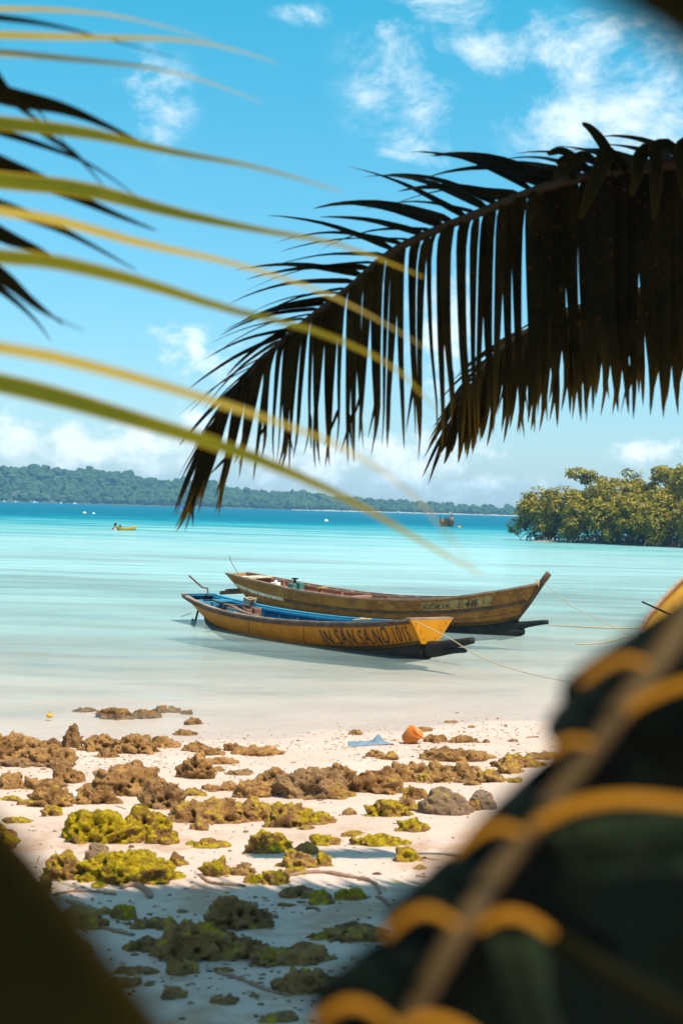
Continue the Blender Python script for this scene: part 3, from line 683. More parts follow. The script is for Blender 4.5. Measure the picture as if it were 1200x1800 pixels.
b = MB(); b.tube(spline([(.16, -.16, .70), (.10, -.17, .78), (.02, -.20, .90), (.0, -.22, 1.0)], 8), .006, 5); b.build('wire_whip', m_dkwood, bb_)
Mb = Matrix.Translation(bb_.location) @ Euler(bb_.rotation_euler).to_matrix().to_4x4() @ Matrix.Diagonal((1, 1, 1.06, 1))
e = empty('boat_engine', (1.30, .02, .42)); tag(e, 'dark green boat engine near the stern of the ochre boat', 'engine')
b = MB(); b.box((0, -.10, .10), (.16, .15, .22)); bevel(b.build('crankcase', m_teal, e), .015)
b = MB(); b.box((.03, .12, .11), (.17, .17, .24)); bevel(b.build('fuel_tank', m_teal, e), .02)
b = MB(); b.tube([(0, 0, .2), (0, 0, .30)], .03, 10); b.box((0, 0, .31), (.12, .09, .03)); b.build('air_filter', m_tar, e)
b = MB(); b.box((0, 0, -.02), (.34, .46, .03)); b.build('engine_bed', m_wood, e); e.scale = (.8, .8, .8); inboat(e, Mb)
b = MB(); b.box((.98, -.12, .52), (.13, .14, .15)); b.tube([(.98, -.12, .59), (.98, -.12, .63)], .03, 8); o = bevel(b.build('plastic_can', m_whitep), .02); tag(o, 'small white plastic can beside the dark green engine', 'can'); inboat(o, Mb)
b = MB(); b.tube(spline([(1.75, .1, .52), (1.85, .2, .55), (1.95, .05, .54), (1.8, -.02, .53)], 12), .02, 6); o = b.build('rag', m_cream, None, True); tag(o, 'pale crumpled rag on the boards right of the green engine', 'rag'); inboat(o, Mb)

for sg_ in (-1, 1): mesh_obj('waterline_stain', *hb2.sheet(sg_, 0.0, 0.14, 0.0135, 0.0155, 46, 3), m_stain, bb_); mesh_obj('plank_seam', *hb2.rail(sg_, 0.27, 0.0125, 0.006, 0.010, 0.02, 0.98), m_dkwood, bb_, False)
# --- third boat, mostly outside the right edge
tb_ = empty('wooden_boat'); place(tb_, (4.47, 18.9), (6.57, 26.2))
tag(tb_, 'yellow boat at the right edge, mostly hidden by the dark frond', 'boat', 'moored wooden boats')
h3 = Hull([(0, .3, .30, .40, .10, .12), (1.2, 1.3, .52, .33, .3, 0.0), (3.2, 3.2, .62, .36, .36, -.05), (5.2, 5.1, .50, .58, .26, .0), (6.6, 6.4, .30, .82, .12, .15), (7.5, 7.0, .10, 1.02, .03, .3)])
for sg_ in (-1, 1):
    mesh_obj('hull_plank', *h3.sheet(sg_, 0, 1, 0.0, 0.012), m_yellow, tb_); mesh_obj('inner_planking', *h3.sheet(sg_, .02, .99, -.02, -.003), m_yellow, tb_)
    mesh_obj('gunwale', *h3.rail(sg_, 1.0, 0.0, .06, .03), m_wood, tb_, False)
mesh_obj('floor_boards', *h3.floor(.1, .05, .95), m_yellow, tb_)
end_board(h3, 0.0, .025, 'stern_board', m_yellow, tb_, out=-1); end_board(h3, 1.0, .03, 'bow_board', m_yellow, tb_)
for x_ in (2.0, 4.2): b = MB(); b.box((x_, 0, .25), (.15, 1.05, .025)); b.build('thwart', m_wood, tb_)
log_base(h3, .04, 1.0, .16, [([(6.8, 0, .2), (7.4, 0, .28), (7.8, 0, .36)], [.1, .07, .045])], 'log_keel', tb_, m_tar)
b = MB(); b.tube([at(1128, 1058, 21.6), at(1176, 1080, 22.2), at(1215, 1096, 22.6)], [.014, .018, .018], 6); o = b.build('boat_pole', m_tar); tag(o, 'thin dark pole poking out left of the yellow boat', 'pole')

# --- ropes
def rope(label, pts, r, m=None, name='mooring_rope'):
    b = MB(); b.tube(spline(pts, 26), r, 5); o = b.build(name, m or m_rope, None, True); tag(o, label, 'rope', 'mooring ropes'); return o
rope('mooring rope running from the orange bow into the water', [Mf @ Vector((6.36, -.30, .49)), at(790, 1122, 18.5), at(835, 1150, 17.95), at(900, 1176, 17.6), at(985, 1196, 17.2), at(1005, 1199, 17.1)], .0065)
rope('thin line slanting down from the tall stem post', [Mb @ Vector((6.16, 0, .87)), at(1000, 1063, 22.3), at(1060, 1093, 22.0), at(1112, 1121, 21.8)], .006)
rope('tan rope floating straight across the water toward the yellow boat', [(*at(962, 1091, 25.6).xy, .0), (*at(1030, 1095, 25.2).xy, .012), (*at(1100, 1097, 25.2).xy, .012), (*at(1190, 1097, 25.4).xy, .02)], .013)
rope('short curved green rope afloat below the tan one', [at(1012, 1132, 21.2), at(1050, 1131, 21.25), at(1085, 1124, 21.7), at(1112, 1118, 22.1)], .011)
rope('stern line dropping into the water behind the orange boat', [Mf @ Vector((.1, -.15, .12)), at(332, 1079, 24.4), at(319, 1084, 24.3)], .006)

# ------------------------------------------------------------------ distant craft, swimmers, buoys
m_kay = paint('yellow_plastic', (0.58, 0.32, 0.012), (0.52, 0.28, 0.012), None, 3, 0.35, 0.05)
m_skin, t, out = mat('skin'); principled(t, out, (0.20, 0.11, 0.07), 0.6)
m_hair, t, out = mat('hair'); principled(t, out, (0.012, 0.010, 0.009), 0.5)
m_shirt, t, out = mat('pale_shirt'); principled(t, out, (0.55, 0.45, 0.45), 0.8)
m_dark, t, out = mat('dark_cloth'); principled(t, out, (0.02, 0.02, 0.03), 0.8)
m_red, t, out = mat('red_cloth'); principled(t, out, (0.5, 0.12, 0.08), 0.8)
m_canvas, t, out = mat('blue_canvas'); principled(t, out, t.mix(t.noise(t.obj(), 3), (0.015, 0.08, 0.42), (0.02, 0.11, 0.5)), 0.7)
def seat_on_water(px, py): d = ray(px, py); return CAM + d * (-2.0 / d.z)
k0 = seat_on_water(222, 932)
ky = empty('kayak', k0, R(58)); tag(ky, 'small yellow kayak drifting beside two swimmers', 'kayak')
hk = Hull([(-1.15, -1.0, .05, .26, .02, .06), (-.7, -.7, .22, .19, .14, -.02), (0, 0, .30, .16, .2, -.05), (.7, .7, .22, .19, .14, -.02), (1.15, 1.0, .05, .27, .02, .06)], .05, 30)
for sg_ in (-1, 1): mesh_obj('hull', *hk.sheet(sg_, 0, 1, -.01, .01, 30), m_kay, ky)
mesh_obj('deck', *hk.floor(.12, .02, .98), m_kay, ky)
for sg_ in (-1, 1): mesh_obj('rim', *hk.rail(sg_, 1, 0, .05, .04), m_kay, ky)
b = MB(); b.box((.35, 0, .13), (.25, .30, .10)); b.box((-.35, 0, .13), (.25, .30, .10)); b.build('seat', m_dark, ky)
def figure(pts_r, edges, name, m, parent=None):
    me = bpy.data.meshes.new(name); me.from_pydata([p for p, r in pts_r], edges, []); o = bpy.data.objects.new(name, me); COL.objects.link(o)
    sk_ = o.modifiers.new('skin', 'SKIN'); sd = o.modifiers.new('sub', 'SUBSURF'); sd.levels = 1; sd.render_levels = 1
    for i, (p, r) in enumerate(pts_r): me.skin_vertices[0].data[i].radius = (r, r)
    me.skin_vertices[0].data[0].use_root = True; me.materials.append(m)
    if parent: o.parent = parent
    return o
def person(loc, rz, label, sunk=0.0, top=None, sit=False, grp=None):
    o = empty('person', loc, rz); tag(o, label, 'person', grp); s = -sunk
    pts = [((0, 0, .95 + s), .13), ((0, 0, 1.2 + s), .14), ((0, 0, 1.42 + s), .12), ((0, 0, 1.52 + s), .055), ((0, -.01, 1.62 + s), .085), ((0, 0, 1.72 + s), .075),
           ((.19, 0, 1.40 + s), .055), ((.27, -.05, 1.14 + s), .042), ((.24, -.2, .95 + s), .035), ((-.19, 0, 1.40 + s), .055), ((-.27, -.05, 1.14 + s), .042), ((-.24, -.2, .95 + s), .035),
           ((.10, 0, .86 + s), .09), ((.11, -.02, .48 + s), .065), ((.11, 0, .08 + s), .045), ((.11, -.12, .03 + s), .04), ((-.10, 0, .86 + s), .09), ((-.11, -.02, .48 + s), .065), ((-.11, 0, .08 + s), .045), ((-.11, -.12, .03 + s), .04)]
    ed = [(0, 1), (1, 2), (2, 3), (3, 4), (4, 5), (2, 6), (6, 7), (7, 8), (2, 9), (9, 10), (10, 11), (0, 12), (12, 13), (13, 14), (14, 15), (0, 16), (16, 17), (17, 18), (18, 19)]
    figure(pts, ed, 'body', m_skin, o)
    b = MB(); b.tube([(0, .02, 1.60 + s), (0, .02, 1.68 + s), (0, .01, 1.76 + s), (0, 0, 1.80 + s)], [.095, .11, .09, .03], 10); b.build('hair', m_hair, o, True)
    if top: b = MB(); b.tube([(0, 0, .88 + s), (0, 0, 1.1 + s), (0, 0, 1.34 + s), (0, 0, 1.47 + s)], [.16, .165, .19, .09], 12, .75); b.build('shirt', top, o, True)
    return o
person(seat_on_water(203, 931), 0.3, 'swimmer standing chest deep left of the kayak in a pale top', 1.30, m_shirt, grp='swimmers by the kayak')
person(seat_on_water(211, 932), -0.4, 'swimmer with only head and shoulders up, next to the kayak', 1.42, m_dark, grp='swimmers by the kayak')

mb0 = seat_on_water(326, 905.5); mo = empty('motor_boat', mb0, R(-90 + 12)); mo.scale = (.95,) * 3; tag(mo, 'white motor boat with a blue canopy behind the frond tip', 'boat')
hm_ = Hull([(-1.6, -1.5, 1.15, .75, 1.0, -.1), (0, 0, 1.3, .75, 1.05, -.2), (1.4, 1.3, 1.2, .8, .8, -.15), (2.6, 2.2, .5, .95, .2, .1)], .05, 30)
for sg_ in (-1, 1): mesh_obj('hull_side', *hm_.sheet(sg_, 0, 1, -.02, .02, 30), m_whitep, mo); mesh_obj('rail', *hm_.rail(sg_, .7, .03, .04, .10), m_red, mo)
mesh_obj('deck', *hm_.floor(.5, .02, .98), m_whitep, mo); end_board(hm_, 1.0, .04, 'bow_panel', m_whitep, mo); end_board(hm_, 0.0, .04, 'stern_panel', m_whitep, mo, out=-1)
b = MB(); b.box((-.1, 0, 1.68), (2.4, 1.9, .10), None, .9); b.box((-.1, 0, 1.25), (1.9, 1.5, .75)); b.build('canopy', m_canvas, mo)
for (x_, y_) in ((-1.1, -.8), (-1.1, .8), (.9, -.8), (.9, .8)): b = MB(); b.tube([(x_, y_, .4), (x_, y_, 1.66)], .03, 6); b.build('canopy_post', m_whitep, mo)

wb0 = seat_on_water(786, 925.5); wb = empty('work_boat', wb0, R(-60)); tag(wb, 'small dark wooden work boat with people far out near the mangroves', 'boat')
hw = Hull([(-1.2, -1.1, .5, .95, .35, -.05), (-.4, -.4, .62, .62, .4, -.1), (.6, .6, .55, .6, .35, -.1), (1.4, 1.2, .15, .85, .05, .1)], .04, 24)
for sg_ in (-1, 1): mesh_obj('hull_plank', *hw.sheet(sg_, 0, 1, -.02, .02, 24), m_brown, wb); mesh_obj('gunwale', *hw.rail(sg_, 1, 0, .06, .05), m_dkwood, wb)
mesh_obj('floor_boards', *hw.floor(.2, .02, .98), m_dkwood, wb); end_board(hw, 0.0, .04, 'stern_board', m_brown, wb, out=-1)
for (x_, y_, h_) in ((-1.1, -.4, 1.45), (-1.1, .4, 1.4)): b = MB(); b.tube([(x_, y_, .2), (x_, y_, h_)], .05, 6); b.build('post', m_tar, wb)
b = MB(); b.tube([(.5, 0, .3), (.5, 0, 1.7)], .025, 6); b.build('pole', m_wood, wb); b = MB(); b.box((.5, 0, 1.75), (.35, .03, .22), (0, 0, .8)); b.build('sign_board', m_white, wb)
Mw = Matrix.Translation(wb0) @ Matrix.Rotation(R(-60), 4, 'Z')
person(Mw @ Vector((.85, .05, -.25)), .4, 'person in a red top standing at the right end of the work boat', 0, m_red, grp='people on the work boat')
person(Mw @ Vector((.35, -.1, -.45)), 2.4, 'person in dark clothes standing by the pole on the work boat', 0, m_dark, grp='people on the work boat')
person(Mw @ Vector((-.25, .1, -.75)), 1.0, 'person crouched low in the middle of the work boat', 0, m_dark, grp='people on the work boat')
def buoy(px, py, r, m, label, sq=.7):
    p = seat_on_water(px, py); o = empty('buoy', p); tag(o, label, 'buoy', 'floating buoys')
    b = MB(); b.tube([(0, 0, -r * .6), (0, 0, -r * .3), (0, 0, r * .2), (0, 0, r * .6), (0, 0, r * .8)], [r * .5, r, r, r * .6, r * .2], 12); b.build('float', m, o, True)
    b = MB(); b.tube([(0, 0, r * .7), (0, 0, r * 1.3)], r * .12, 6); b.build('eye', m_tar, o); return o
buoy(573, 916, .32, m_whitep, 'white buoy alone in mid bay between the two fronds')
buoy(806, 928, .34, m_cream, 'tan float bobbing right of the work boat')
buoy(149, 902, .30, m_whitep, 'tiny white buoy on the teal band at left')
buoy(165, 903, .24, m_whitep, 'smaller white float right of the tiny white buoy')
buoy(88, 1258, .032, m_kay, 'small orange float in the shallows left of the outer rocks')
# moored launches along the far shore
for i, (px, w_, lab) in enumerate(((62, 3.6, 'largest white launch lying along the far left shore'), (8, 2.0, 'small white launch on the far shore at the left edge'), (28, 1.6, 'small white launch between the left edge and the largest launch'),
                                   (132, 2.2, 'small white launch below the highest left slope'), (108, 1.5, 'tiny pale launch right of the largest launch'), (700, 2.0, 'white launch on the far shore under the yellow leaf tip'))):
    Y = 812 if px < 500 else 858; X = at(px, 885, Y).x; o = empty('launch', (X, Y, 0), R(8 * i)); tag(o, lab, 'launch', 'launches on the far shore')
    hl = Hull([(-w_ / 2, -w_ / 2.1, .5, .6, .4, -.1), (0, 0, .6, .55, .45, -.1), (w_ / 2, w_ / 2.4, .08, .85, .04, .0)], .04, 12)
    for sg_ in (-1, 1): mesh_obj('hull_side', *hl.sheet(sg_, 0, 1, -.03, .03, 12), m_whitep, o)
    mesh_obj('deck', *hl.floor(.45, .02, .98, 10), m_whitep, o)
    b = MB(); b.box((-w_ * .1, 0, .8), (w_ * .35, .7, .55), None, .85); b.build('cabin', m_whitep, o)

# ------------------------------------------------------------------ rocks on the beach
m_rock, t, out = mat('coral_rock')
v = t.obj(); g = t.new('ShaderNodeNewGeometry'); oi = t.new('ShaderNodeObjectInfo'); sc = t.new('ShaderNodeSeparateColor'); t.put(sc.inputs[0], oi.outputs['Color'])
moss, tone, wet_shade = sc.outputs[0], sc.outputs[1], sc.outputs[2]
vo = t.vm('ADD', v, t.vm('MULTIPLY', oi.outputs['Location'], (3.1, 3.1, 3.1)))
n1 = t.noise(vo, 7, 6, 0.7); n2 = t.noise(vo, 32, 5, 0.7); n3 = t.noise(vo, 95, 4, 0.65); vr = t.voro(vo, 22)
base = t.mix(t.rng(n1, 0.3, 0.7), (0.20, 0.092, 0.028), (0.54, 0.285, 0.10))
base = t.mix(t.rng(n2, 0.55, 0.75, 0, 0.6), base, (0.52, 0.36, 0.20))
base = t.mix(t.rng(vr, 0.03, 0.20, 0.8, 0.0), base, (0.06, 0.03, 0.015))
base = t.mix(tone, base, t.mix(n1, (0.15, 0.118, 0.10), (0.27, 0.22, 0.19)))
sn = t.new('ShaderNodeSeparateXYZ'); t.put(sn.inputs[0], g.outputs['Normal'])
mfac = t.m('ADD', t.m('ADD', t.m('MULTIPLY', sn.outputs[2], 0.22), t.m('MULTIPLY', moss, 0.78)), t.m('MULTIPLY', t.m('SUBTRACT', n1, 0.5), 1.5))
mmask = t.rng(t.m('ADD', mfac, t.m('MULTIPLY', t.m('SUBTRACT', n2, 0.5), 1.0)), 0.52, 0.72)
mmask = t.m('MULTIPLY', mmask, t.rng(moss, 0.0, 0.12))
mc = t.mix(t.rng(n2, 0.3, 0.7), (0.15, 0.10, 0.003), (0.60, 0.41, 0.006)); mc = t.mix(t.rng(n1, 0.55, 0.75), mc, (0.48, 0.36, 0.008))
mc = t.mix(t.rng(vr, 0.0, 0.18, 0.6, 0.0), mc, (0.05, 0.04, 0.008))
c = t.mix(mmask, base, mc)
c = t.mix(wet_shade, c, t.mix(1.0, c, (0.42, 0.42, 0.38), 'MULTIPLY'))
hh = t.m('ADD', t.m('MULTIPLY', t.rng(vr, 0.0, 0.35), 0.8), t.m('ADD', t.m('MULTIPLY', n2, 1.1), t.m('MULTIPLY', n3, 0.6)))
principled(t, out, c, 0.85, t.bump(hh, 1.0, 0.032), 0.2)

def ico(sub):
    bm = bmesh.new(); bmesh.ops.create_icosphere(bm, subdivisions=sub, radius=1.0); bm.verts.ensure_lookup_table()
    V = np.array([v_.co for v_ in bm.verts]); F = np.array([[v_.index for v_ in f.verts] for f in bm.faces]); bm.free(); return V, F
ICO = {3: ico(3), 4: ico(4), 5: ico(5)}
def rock_mesh(w, d, h, seed, rough=1.0, sub=4):
    """a pitted reef lump w x d, h high; the lower part is bedded in the sand"""
    D_, F = ICO[sub]; s = np.random.default_rng(seed).uniform(-50, 50, 3)
    top = D_[:, 2] > 0
    q = D_.copy(); el_ = np.abs(q[:, 2]) ** 0.85 * np.sign(q[:, 2]); q[:, 2] = el_
    P = q * (w / 2, d / 2, h); P[:, 2] = np.where(P[:, 2] < 0, P[:, 2] * 0.35, P[:, 2])
    size = (w * d * max(h, 0.25 * w)) ** (1 / 3)
    lo = fbm(D_ * 1.25 + s, 2)
    r = 1 + 0.42 * lo * rough
    md = 1 - np.abs(pnoise(P * (3.2 / size) + s * 1.7)) * 2.0           # rounded knobs between creases
    r = r + 0.21 * rough * md
    P = P * r[:, None]
    N = D_ / np.array((w, d, 2 * h)); N /= np.linalg.norm(N, axis=1)[:, None]
    wl = worley(P * (1 / 0.066) + s); pit = np.clip((0.43 - wl) / 0.22, 0, 1)
    sel = np.clip((pnoise(P * 6 + s) + 0.25) * 2.5, 0, 1)
    disp = 0.024 * fbm(P * 11 + s, 3) + 0.016 * (1 - np.abs(pnoise(P * 22 + s)) * 2) - 0.072 * pit * sel
    disp *= min(1.0, size / 0.22) * rough
    P = P + N * disp[:, None]
    k_ = pnoise(P * 7 + s * .3); tz = np.sin(P[:, 2] * 62 + 5 * k_)
    P[:, :2] *= (1 + 0.035 * rough * np.tanh(2.5 * tz))[:, None]
    for ax, want in ((0, w), (1, d)):
        c_ = (P[:, ax].max() + P[:, ax].min()) / 2; P[:, ax] = (P[:, ax] - c_) * want / (P[:, ax].max() - P[:, ax].min())
    zt = P[:, 2].max(); P[:, 2] = np.where(P[:, 2] > 0, P[:, 2] * h / zt, P[:, 2])
    return P, F
ROCKS = [  # x0, x1, y_top, y_base (photo pixels), moss, tone(grey), name/landmark or None
 (128, 172, 1240, 1250, 0, 0, None), (172, 232, 1238, 1262, 0, 0, 'the low pitted rock in the middle of the outer reef in the water'), (226, 280, 1240, 1260, 0, 0, None), (270, 297, 1234, 1249, 0, 0, None), (296, 320, 1235, 1248, 0, 0, None), (318, 338, 1239, 1250, 0, 0, None),
 (327, 358, 1259, 1275, 0, 0, 'the upper of two lone brown rocks in the shallows'), (307, 344, 1280, 1294, 0, 0, 'the lower of two lone brown rocks in the shallows'),
 (-34, 44, 1286, 1338, 0, 0, 'the high brown rock cut by the left edge at the water line'), (20, 80, 1291, 1324, 0, 0, None), (38, 130, 1304, 1347, .05, 0, 'the brown ledge with a dark overhang near the left edge'), (84, 108, 1296, 1315, 0, .2, None),
 (106, 145, 1272, 1316, 0, .15, 'the upright knobbly rock standing at the water line'), (141, 211, 1290, 1323, 0, 0, 'the brown dome right of the upright rock'), (201, 282, 1288, 1327, 0, 0, 'the double-humped brown rock at the water line'), (261, 317, 1292, 1316, 0, 0, 'the flat-topped reddish rock at the water line'),
 (168, 208, 1316, 1333, .05, 0, None), (323, 371, 1301, 1323, .1, 0, None), (360, 393, 1313, 1329, .1, 0, None), (395, 425, 1304, 1322, .1, 0, None), (414, 494, 1308, 1330, .15, 0, 'the low pitted slab reaching right along the water line'),
 (312, 376, 1317, 1371, .15, 0, 'the steep brown rock on bright sand below the shallows'), (360, 416, 1326, 1345, .15, 0, None), (368, 393, 1345, 1357, .2, 0, None), (82, 126, 1330, 1353, .2, .3, None), (0, 86, 1331, 1350, .15, .5, 'the flat pale slab at the left edge'), (400, 446, 1350, 1364, .1, .5, None),
 (449, 516, 1346, 1383, 0, .15, 'the dark split rock at the left end of the central reef'), (-6, 39, 1356, 1389, .2, 0, None), (34, 75, 1364, 1389, .2, 0, None), (74, 121, 1365, 1387, .1, 0, None), (96, 147, 1343, 1378, 0, 0, None),
 (149, 278, 1333, 1400, .03, 0, 'the biggest brown pitted boulder on the left'), (38, 131, 1378, 1422, .42, 0, 'the brown rock with yellow-green top beside the white shell'), (-4, 38, 1396, 1409, .75, 0, None), (75, 109, 1412, 1436, .62, 0, None), (133, 211, 1375, 1415, .35, 0, 'the half-mossed rock right of the white shell'), (7, 56, 1433, 1448, .7, 0, None),
 (247, 321, 1367, 1424, .06, .25, 'the dark pitted boulder right of the biggest one'), (320, 362, 1384, 1401, .55, 0, None), (357, 395, 1377, 1393, .2, .2, None), (383, 421, 1370, 1392, .1, 0, None), (411, 472, 1371, 1404, .4, 0, None),
 (300, 438, 1397, 1450, .42, 0, 'the long brown rock with bright moss along its crest'), (404, 490, 1400, 1446, .5, 0, 'the mossy mass left of the low central rocks'), (470, 556, 1408, 1456, .62, 0, 'the mossy mound at the foot of the central reef'),
 (112, 250, 1420, 1486, .85, 0, 'the large bright mossy boulder on the left'), (215, 304, 1411, 1478, .8, 0, 'the rounded mossy hump at the right end of the large bright boulder'), (259, 314, 1447, 1486, .75, 0, None), (336, 365, 1442, 1461, .5, 0, None), (331, 400, 1470, 1493, .65, 0, None), (-40, 29, 1445, 1496, .7, 0, 'the mossy rock cut by the left edge'),
 (79, 160, 1493, 1549, .7, .1, 'the mossy boulder with a pale scar'), (146, 324, 1484, 1558, .85, 0, 'the widest bright moss-covered boulder'), (154, 190, 1480, 1512, .1, .6, None), (294, 330, 1495, 1524, .7, 0, None), (53, 90, 1535, 1574, .6, 0, None), (162, 188, 1547, 1563, .75, 0, None),
 (98, 186, 1588, 1632, .45, .1, 'the dark mossy lump beside the dark leaf at lower left'), (165, 202, 1591, 1609, .1, 0, None), (197, 238, 1588, 1619, .6, 0, None), (219, 302, 1610, 1635, .45, .2, 'the flat dark rock at the shade edge on the left'), (303, 331, 1595, 1606, .05, .3, None),
 (432, 508, 1457, 1502, .7, 0, 'the mossy rock standing alone in the middle of the sand'), (506, 558, 1476, 1505, .4, 0, None), (544, 598, 1462, 1488, .65, 0, None), (487, 555, 1491, 1528, .5, .1, 'the dark-fronted mossy rock in the centre cluster'), (554, 583, 1495, 1524, .7, 0, None),
 (351, 405, 1502, 1543, .72, 0, 'the round mossy stone left of the centre cluster'), (399, 448, 1512, 1540, .5, .2, 'the dark round stone beside the round mossy stone'), (431, 468, 1532, 1555, .65, 0, None), (457, 506, 1526, 1557, .7, 0, None), (501, 544, 1521, 1540, .7, 0, None), (601, 648, 1459, 1471, .75, 0, None), (622, 714, 1470, 1489, .75, 0, 'the long flat mossy strip on bright sand'),
 (496, 564, 1554, 1580, .4, .2, 'the dark rock just above the shade edge'), (544, 585, 1562, 1592, .65, 0, None), (592, 645, 1555, 1584, .72, 0, 'the lone mossy stone inside the curved root'), (487, 523, 1583, 1596, .4, .2, None),
 (365, 472, 1571, 1637, .42, .15, 'the tall dark rock crossing the shade edge'), (272, 412, 1614, 1694, .5, .1, 'the largest dark mossy boulder in the shade'), (352, 466, 1640, 1690, .45, .15, None), (449, 590, 1646, 1698, .42, .2, 'the long dark boulder in the shade right of centre'),
 (544, 672, 1622, 1659, .5, .15, 'the half-lit mossy ridge touching the dark frond'), (484, 592, 1696, 1750, .4, .2, 'the dark lump beside the dark frond near the bottom'), (284, 326, 1730, 1759, .35, .2, None), (188, 244, 1710, 1737, .3, .2, None), (254, 271, 1720, 1735, .1, .3, None), (371, 421, 1743, 1768, .25, .3, None),
 (456, 521, 1773, 1800, .4, .2, 'the rounded stone at the bottom edge'), (436, 456, 1739, 1755, 0, .5, None), (369, 413, 1698, 1713, .5, .1, None), (294, 347, 1681, 1717, .4, 0, None), (129, 163, 1646, 1679, .4, .1, None), (216, 246, 1649, 1674, .65, 0, None), (239, 287, 1644, 1677, .05, .2, None), (202, 273, 1694, 1717, .4, .1, None),
 (613, 636, 1281, 1293, .2, .2, None), (717, 757, 1276, 1288, .1, .1, None), (783, 804, 1265, 1272, .1, .1, None), (823, 834, 1274, 1281, 0, .3, None), (745, 788, 1289, 1307, .3, 0, 'the brown rock right of the orange bucket'), (792, 836, 1291, 1307, .25, 0, None), (842, 860, 1298, 1307, .1, .2, None), (893, 910, 1297, 1305, 0, .7, None),
 (643, 673, 1316, 1332, .35, 0, None), (664, 700, 1318, 1337, .4, 0, None), (747, 863, 1316, 1341, .35, 0, 'the long low ridge at the top right of the beach'), (746, 791, 1335, 1363, .45, 0, None), (778, 832, 1335, 1368, .3, 0, None), (804, 889, 1346, 1377, .42, .1, 'the dark mossy ridge below the long low ridge'), (869, 953, 1322, 1351, .45, 0, 'the mossy lump next to the dark frond at the top right'), (872, 918, 1335, 1362, .4, 0, None), (927, 984, 1322, 1336, .3, 0, None), (886, 915, 1364, 1377, .5, 0, None), (816, 845, 1370, 1382, .5, 0, None),
 (678, 729, 1339, 1375, .3, 0, None), (718, 756, 1337, 1360, .25, 0, None), (729, 795, 1351, 1377, .35, 0, None), (489, 609, 1345, 1406, .12, .55, 'the broad grey-brown slab in the central reef'), (574, 632, 1339, 1387, .2, .1, None), (615, 706, 1344, 1396, .35, 0, 'the brown block with mossy front right of the grey slab'), (419, 492, 1369, 1403, .3, .1, None), (569, 622, 1379, 1406, .55, 0, None), (545, 588, 1425, 1451, .6, 0, None),
 (643, 720, 1404, 1438, .7, 0, 'the low mossy rock left of the grey-topped rock'), (688, 738, 1400, 1426, .45, .1, None), (704, 748, 1378, 1407, .6, 0, None), (697, 752, 1432, 1464, .75, 0, 'the mossy cushion on bright sand below the grey-topped rock'), (741, 826, 1382, 1434, .38, .65, 'the big grey-topped rock with a mossy front'), (811, 844, 1402, 1426, .55, 0, None), (823, 868, 1387, 1424, .15, .75, 'the smooth dark grey stone right of the grey-topped rock'),
 (690, 738, 1485, 1517, .62, .1, 'the lone cone-shaped stone on open sand'), (727, 748, 1517, 1530, .4, 0, None), (603, 626, 1418, 1434, .3, .1, None), (601, 626, 1460, 1472, .6, 0, None), (522, 551, 1447, 1460, .5, .1, None)]
used_labels = set(); info = []
for i, (x0, x1, y0, y1, ms_, tn_, land) in enumerate(ROCKS):
    cx = (x0 + x1) / 2; wp = x1 - x0; g0 = ground(cx, y1 - 1)
    w = wp / FPX * g0.y * 1.22; elv = math.atan2(CAM.z - g0.z, g0.y); d = w * (0.62 if wp > 60 else 0.75)
    h = max(((y1 - y0) / FPX * g0.y - d * 0.55 * math.sin(elv)) / math.cos(elv), 0.16 * w)
    Yc = g0.y + d * 0.40; k = Yc / g0.y; X = g0.x * k
    info.append(dict(cx=cx, cy=(y0 + y1) / 2, w=wp, moss=ms_, tone=tn_, land=land, pos=(X, Yc), dim=(w, d, h)))
def colour_word(r):
    if r['moss'] >= .58: return 'bright mossy' if r['cy'] < 1600 else 'shaded mossy'
    if r['moss'] >= .35: return 'half-mossed brown' if r['cy'] < 1590 else 'dark mossy'
    if r['tone'] >= .45: return 'grey'
    return 'bare brown' if r['cy'] < 1600 else 'dark bare'
lands = [r for r in info if r['land']]
small_n = 0
for i, r in enumerate(info):
    w, d, h = r['dim']; X, Y = r['pos']
    sub = 5 if r['w'] > 58 else (4 if r['w'] > 26 else 3)
    rough = 1.0 if r['tone'] < .6 else 0.55
    P, F = rock_mesh(w, d, h * 1.08, 100 + i, rough, sub)
    name = 'rock' if r['w'] > 60 else 'stone'
    o = mesh_obj(name, P, F, m_rock); z = max(zs1(X, Y - d * .25), -0.10)
    o.location = (X, Y, z - 0.01); o.rotation_euler = (0, 0, 0)
    o.color = (r['moss'], r['tone'] * (0.45 if r['tone'] < .6 else 0.85), 0.55 if z < 0.02 else (0.12 if r['cy'] < 1590 else 0.30), 1)  # wet rocks darkened; rocks beyond the shade edge get shade in their colour
    if r['land']:
        lab = r['land'][4:] if r['land'].startswith('the ') else r['land']
    else:
        best = sorted(lands, key=lambda q: math.hypot(q['cx'] - r['cx'], (q['cy'] - r['cy']) * 1.6))
        lab = None
        for q in best[:4]:
            dx, dy = r['cx'] - q['cx'], r['cy'] - q['cy']
            pos = ('right of' if dx > 0 else 'left of') if abs(dx) > abs(dy) * 1.3 else ('in front of' if dy > 0 else 'behind')
            cand = '%s %s %s %s' % (colour_word(r), 'stone' if r['w'] <= 60 else 'rock', pos, q['land'])
            if len(cand.split()) > 16: cand = ' '.join(cand.split()[:16])
            for c_ in (cand, 'small ' + cand, 'larger ' + cand):
                if c_ not in used_labels and len(c_.split()) <= 16 and not (c_.startswith('small') and r['w'] > 40) and not (c_.startswith('larger') and r['w'] <= 40): lab = c_; break
            if lab: break
        if lab is None: lab = 'little stone lying among the larger reef rocks'
    used_labels.add(lab); tag(o, lab, 'rock', 'reef rocks on the beach')

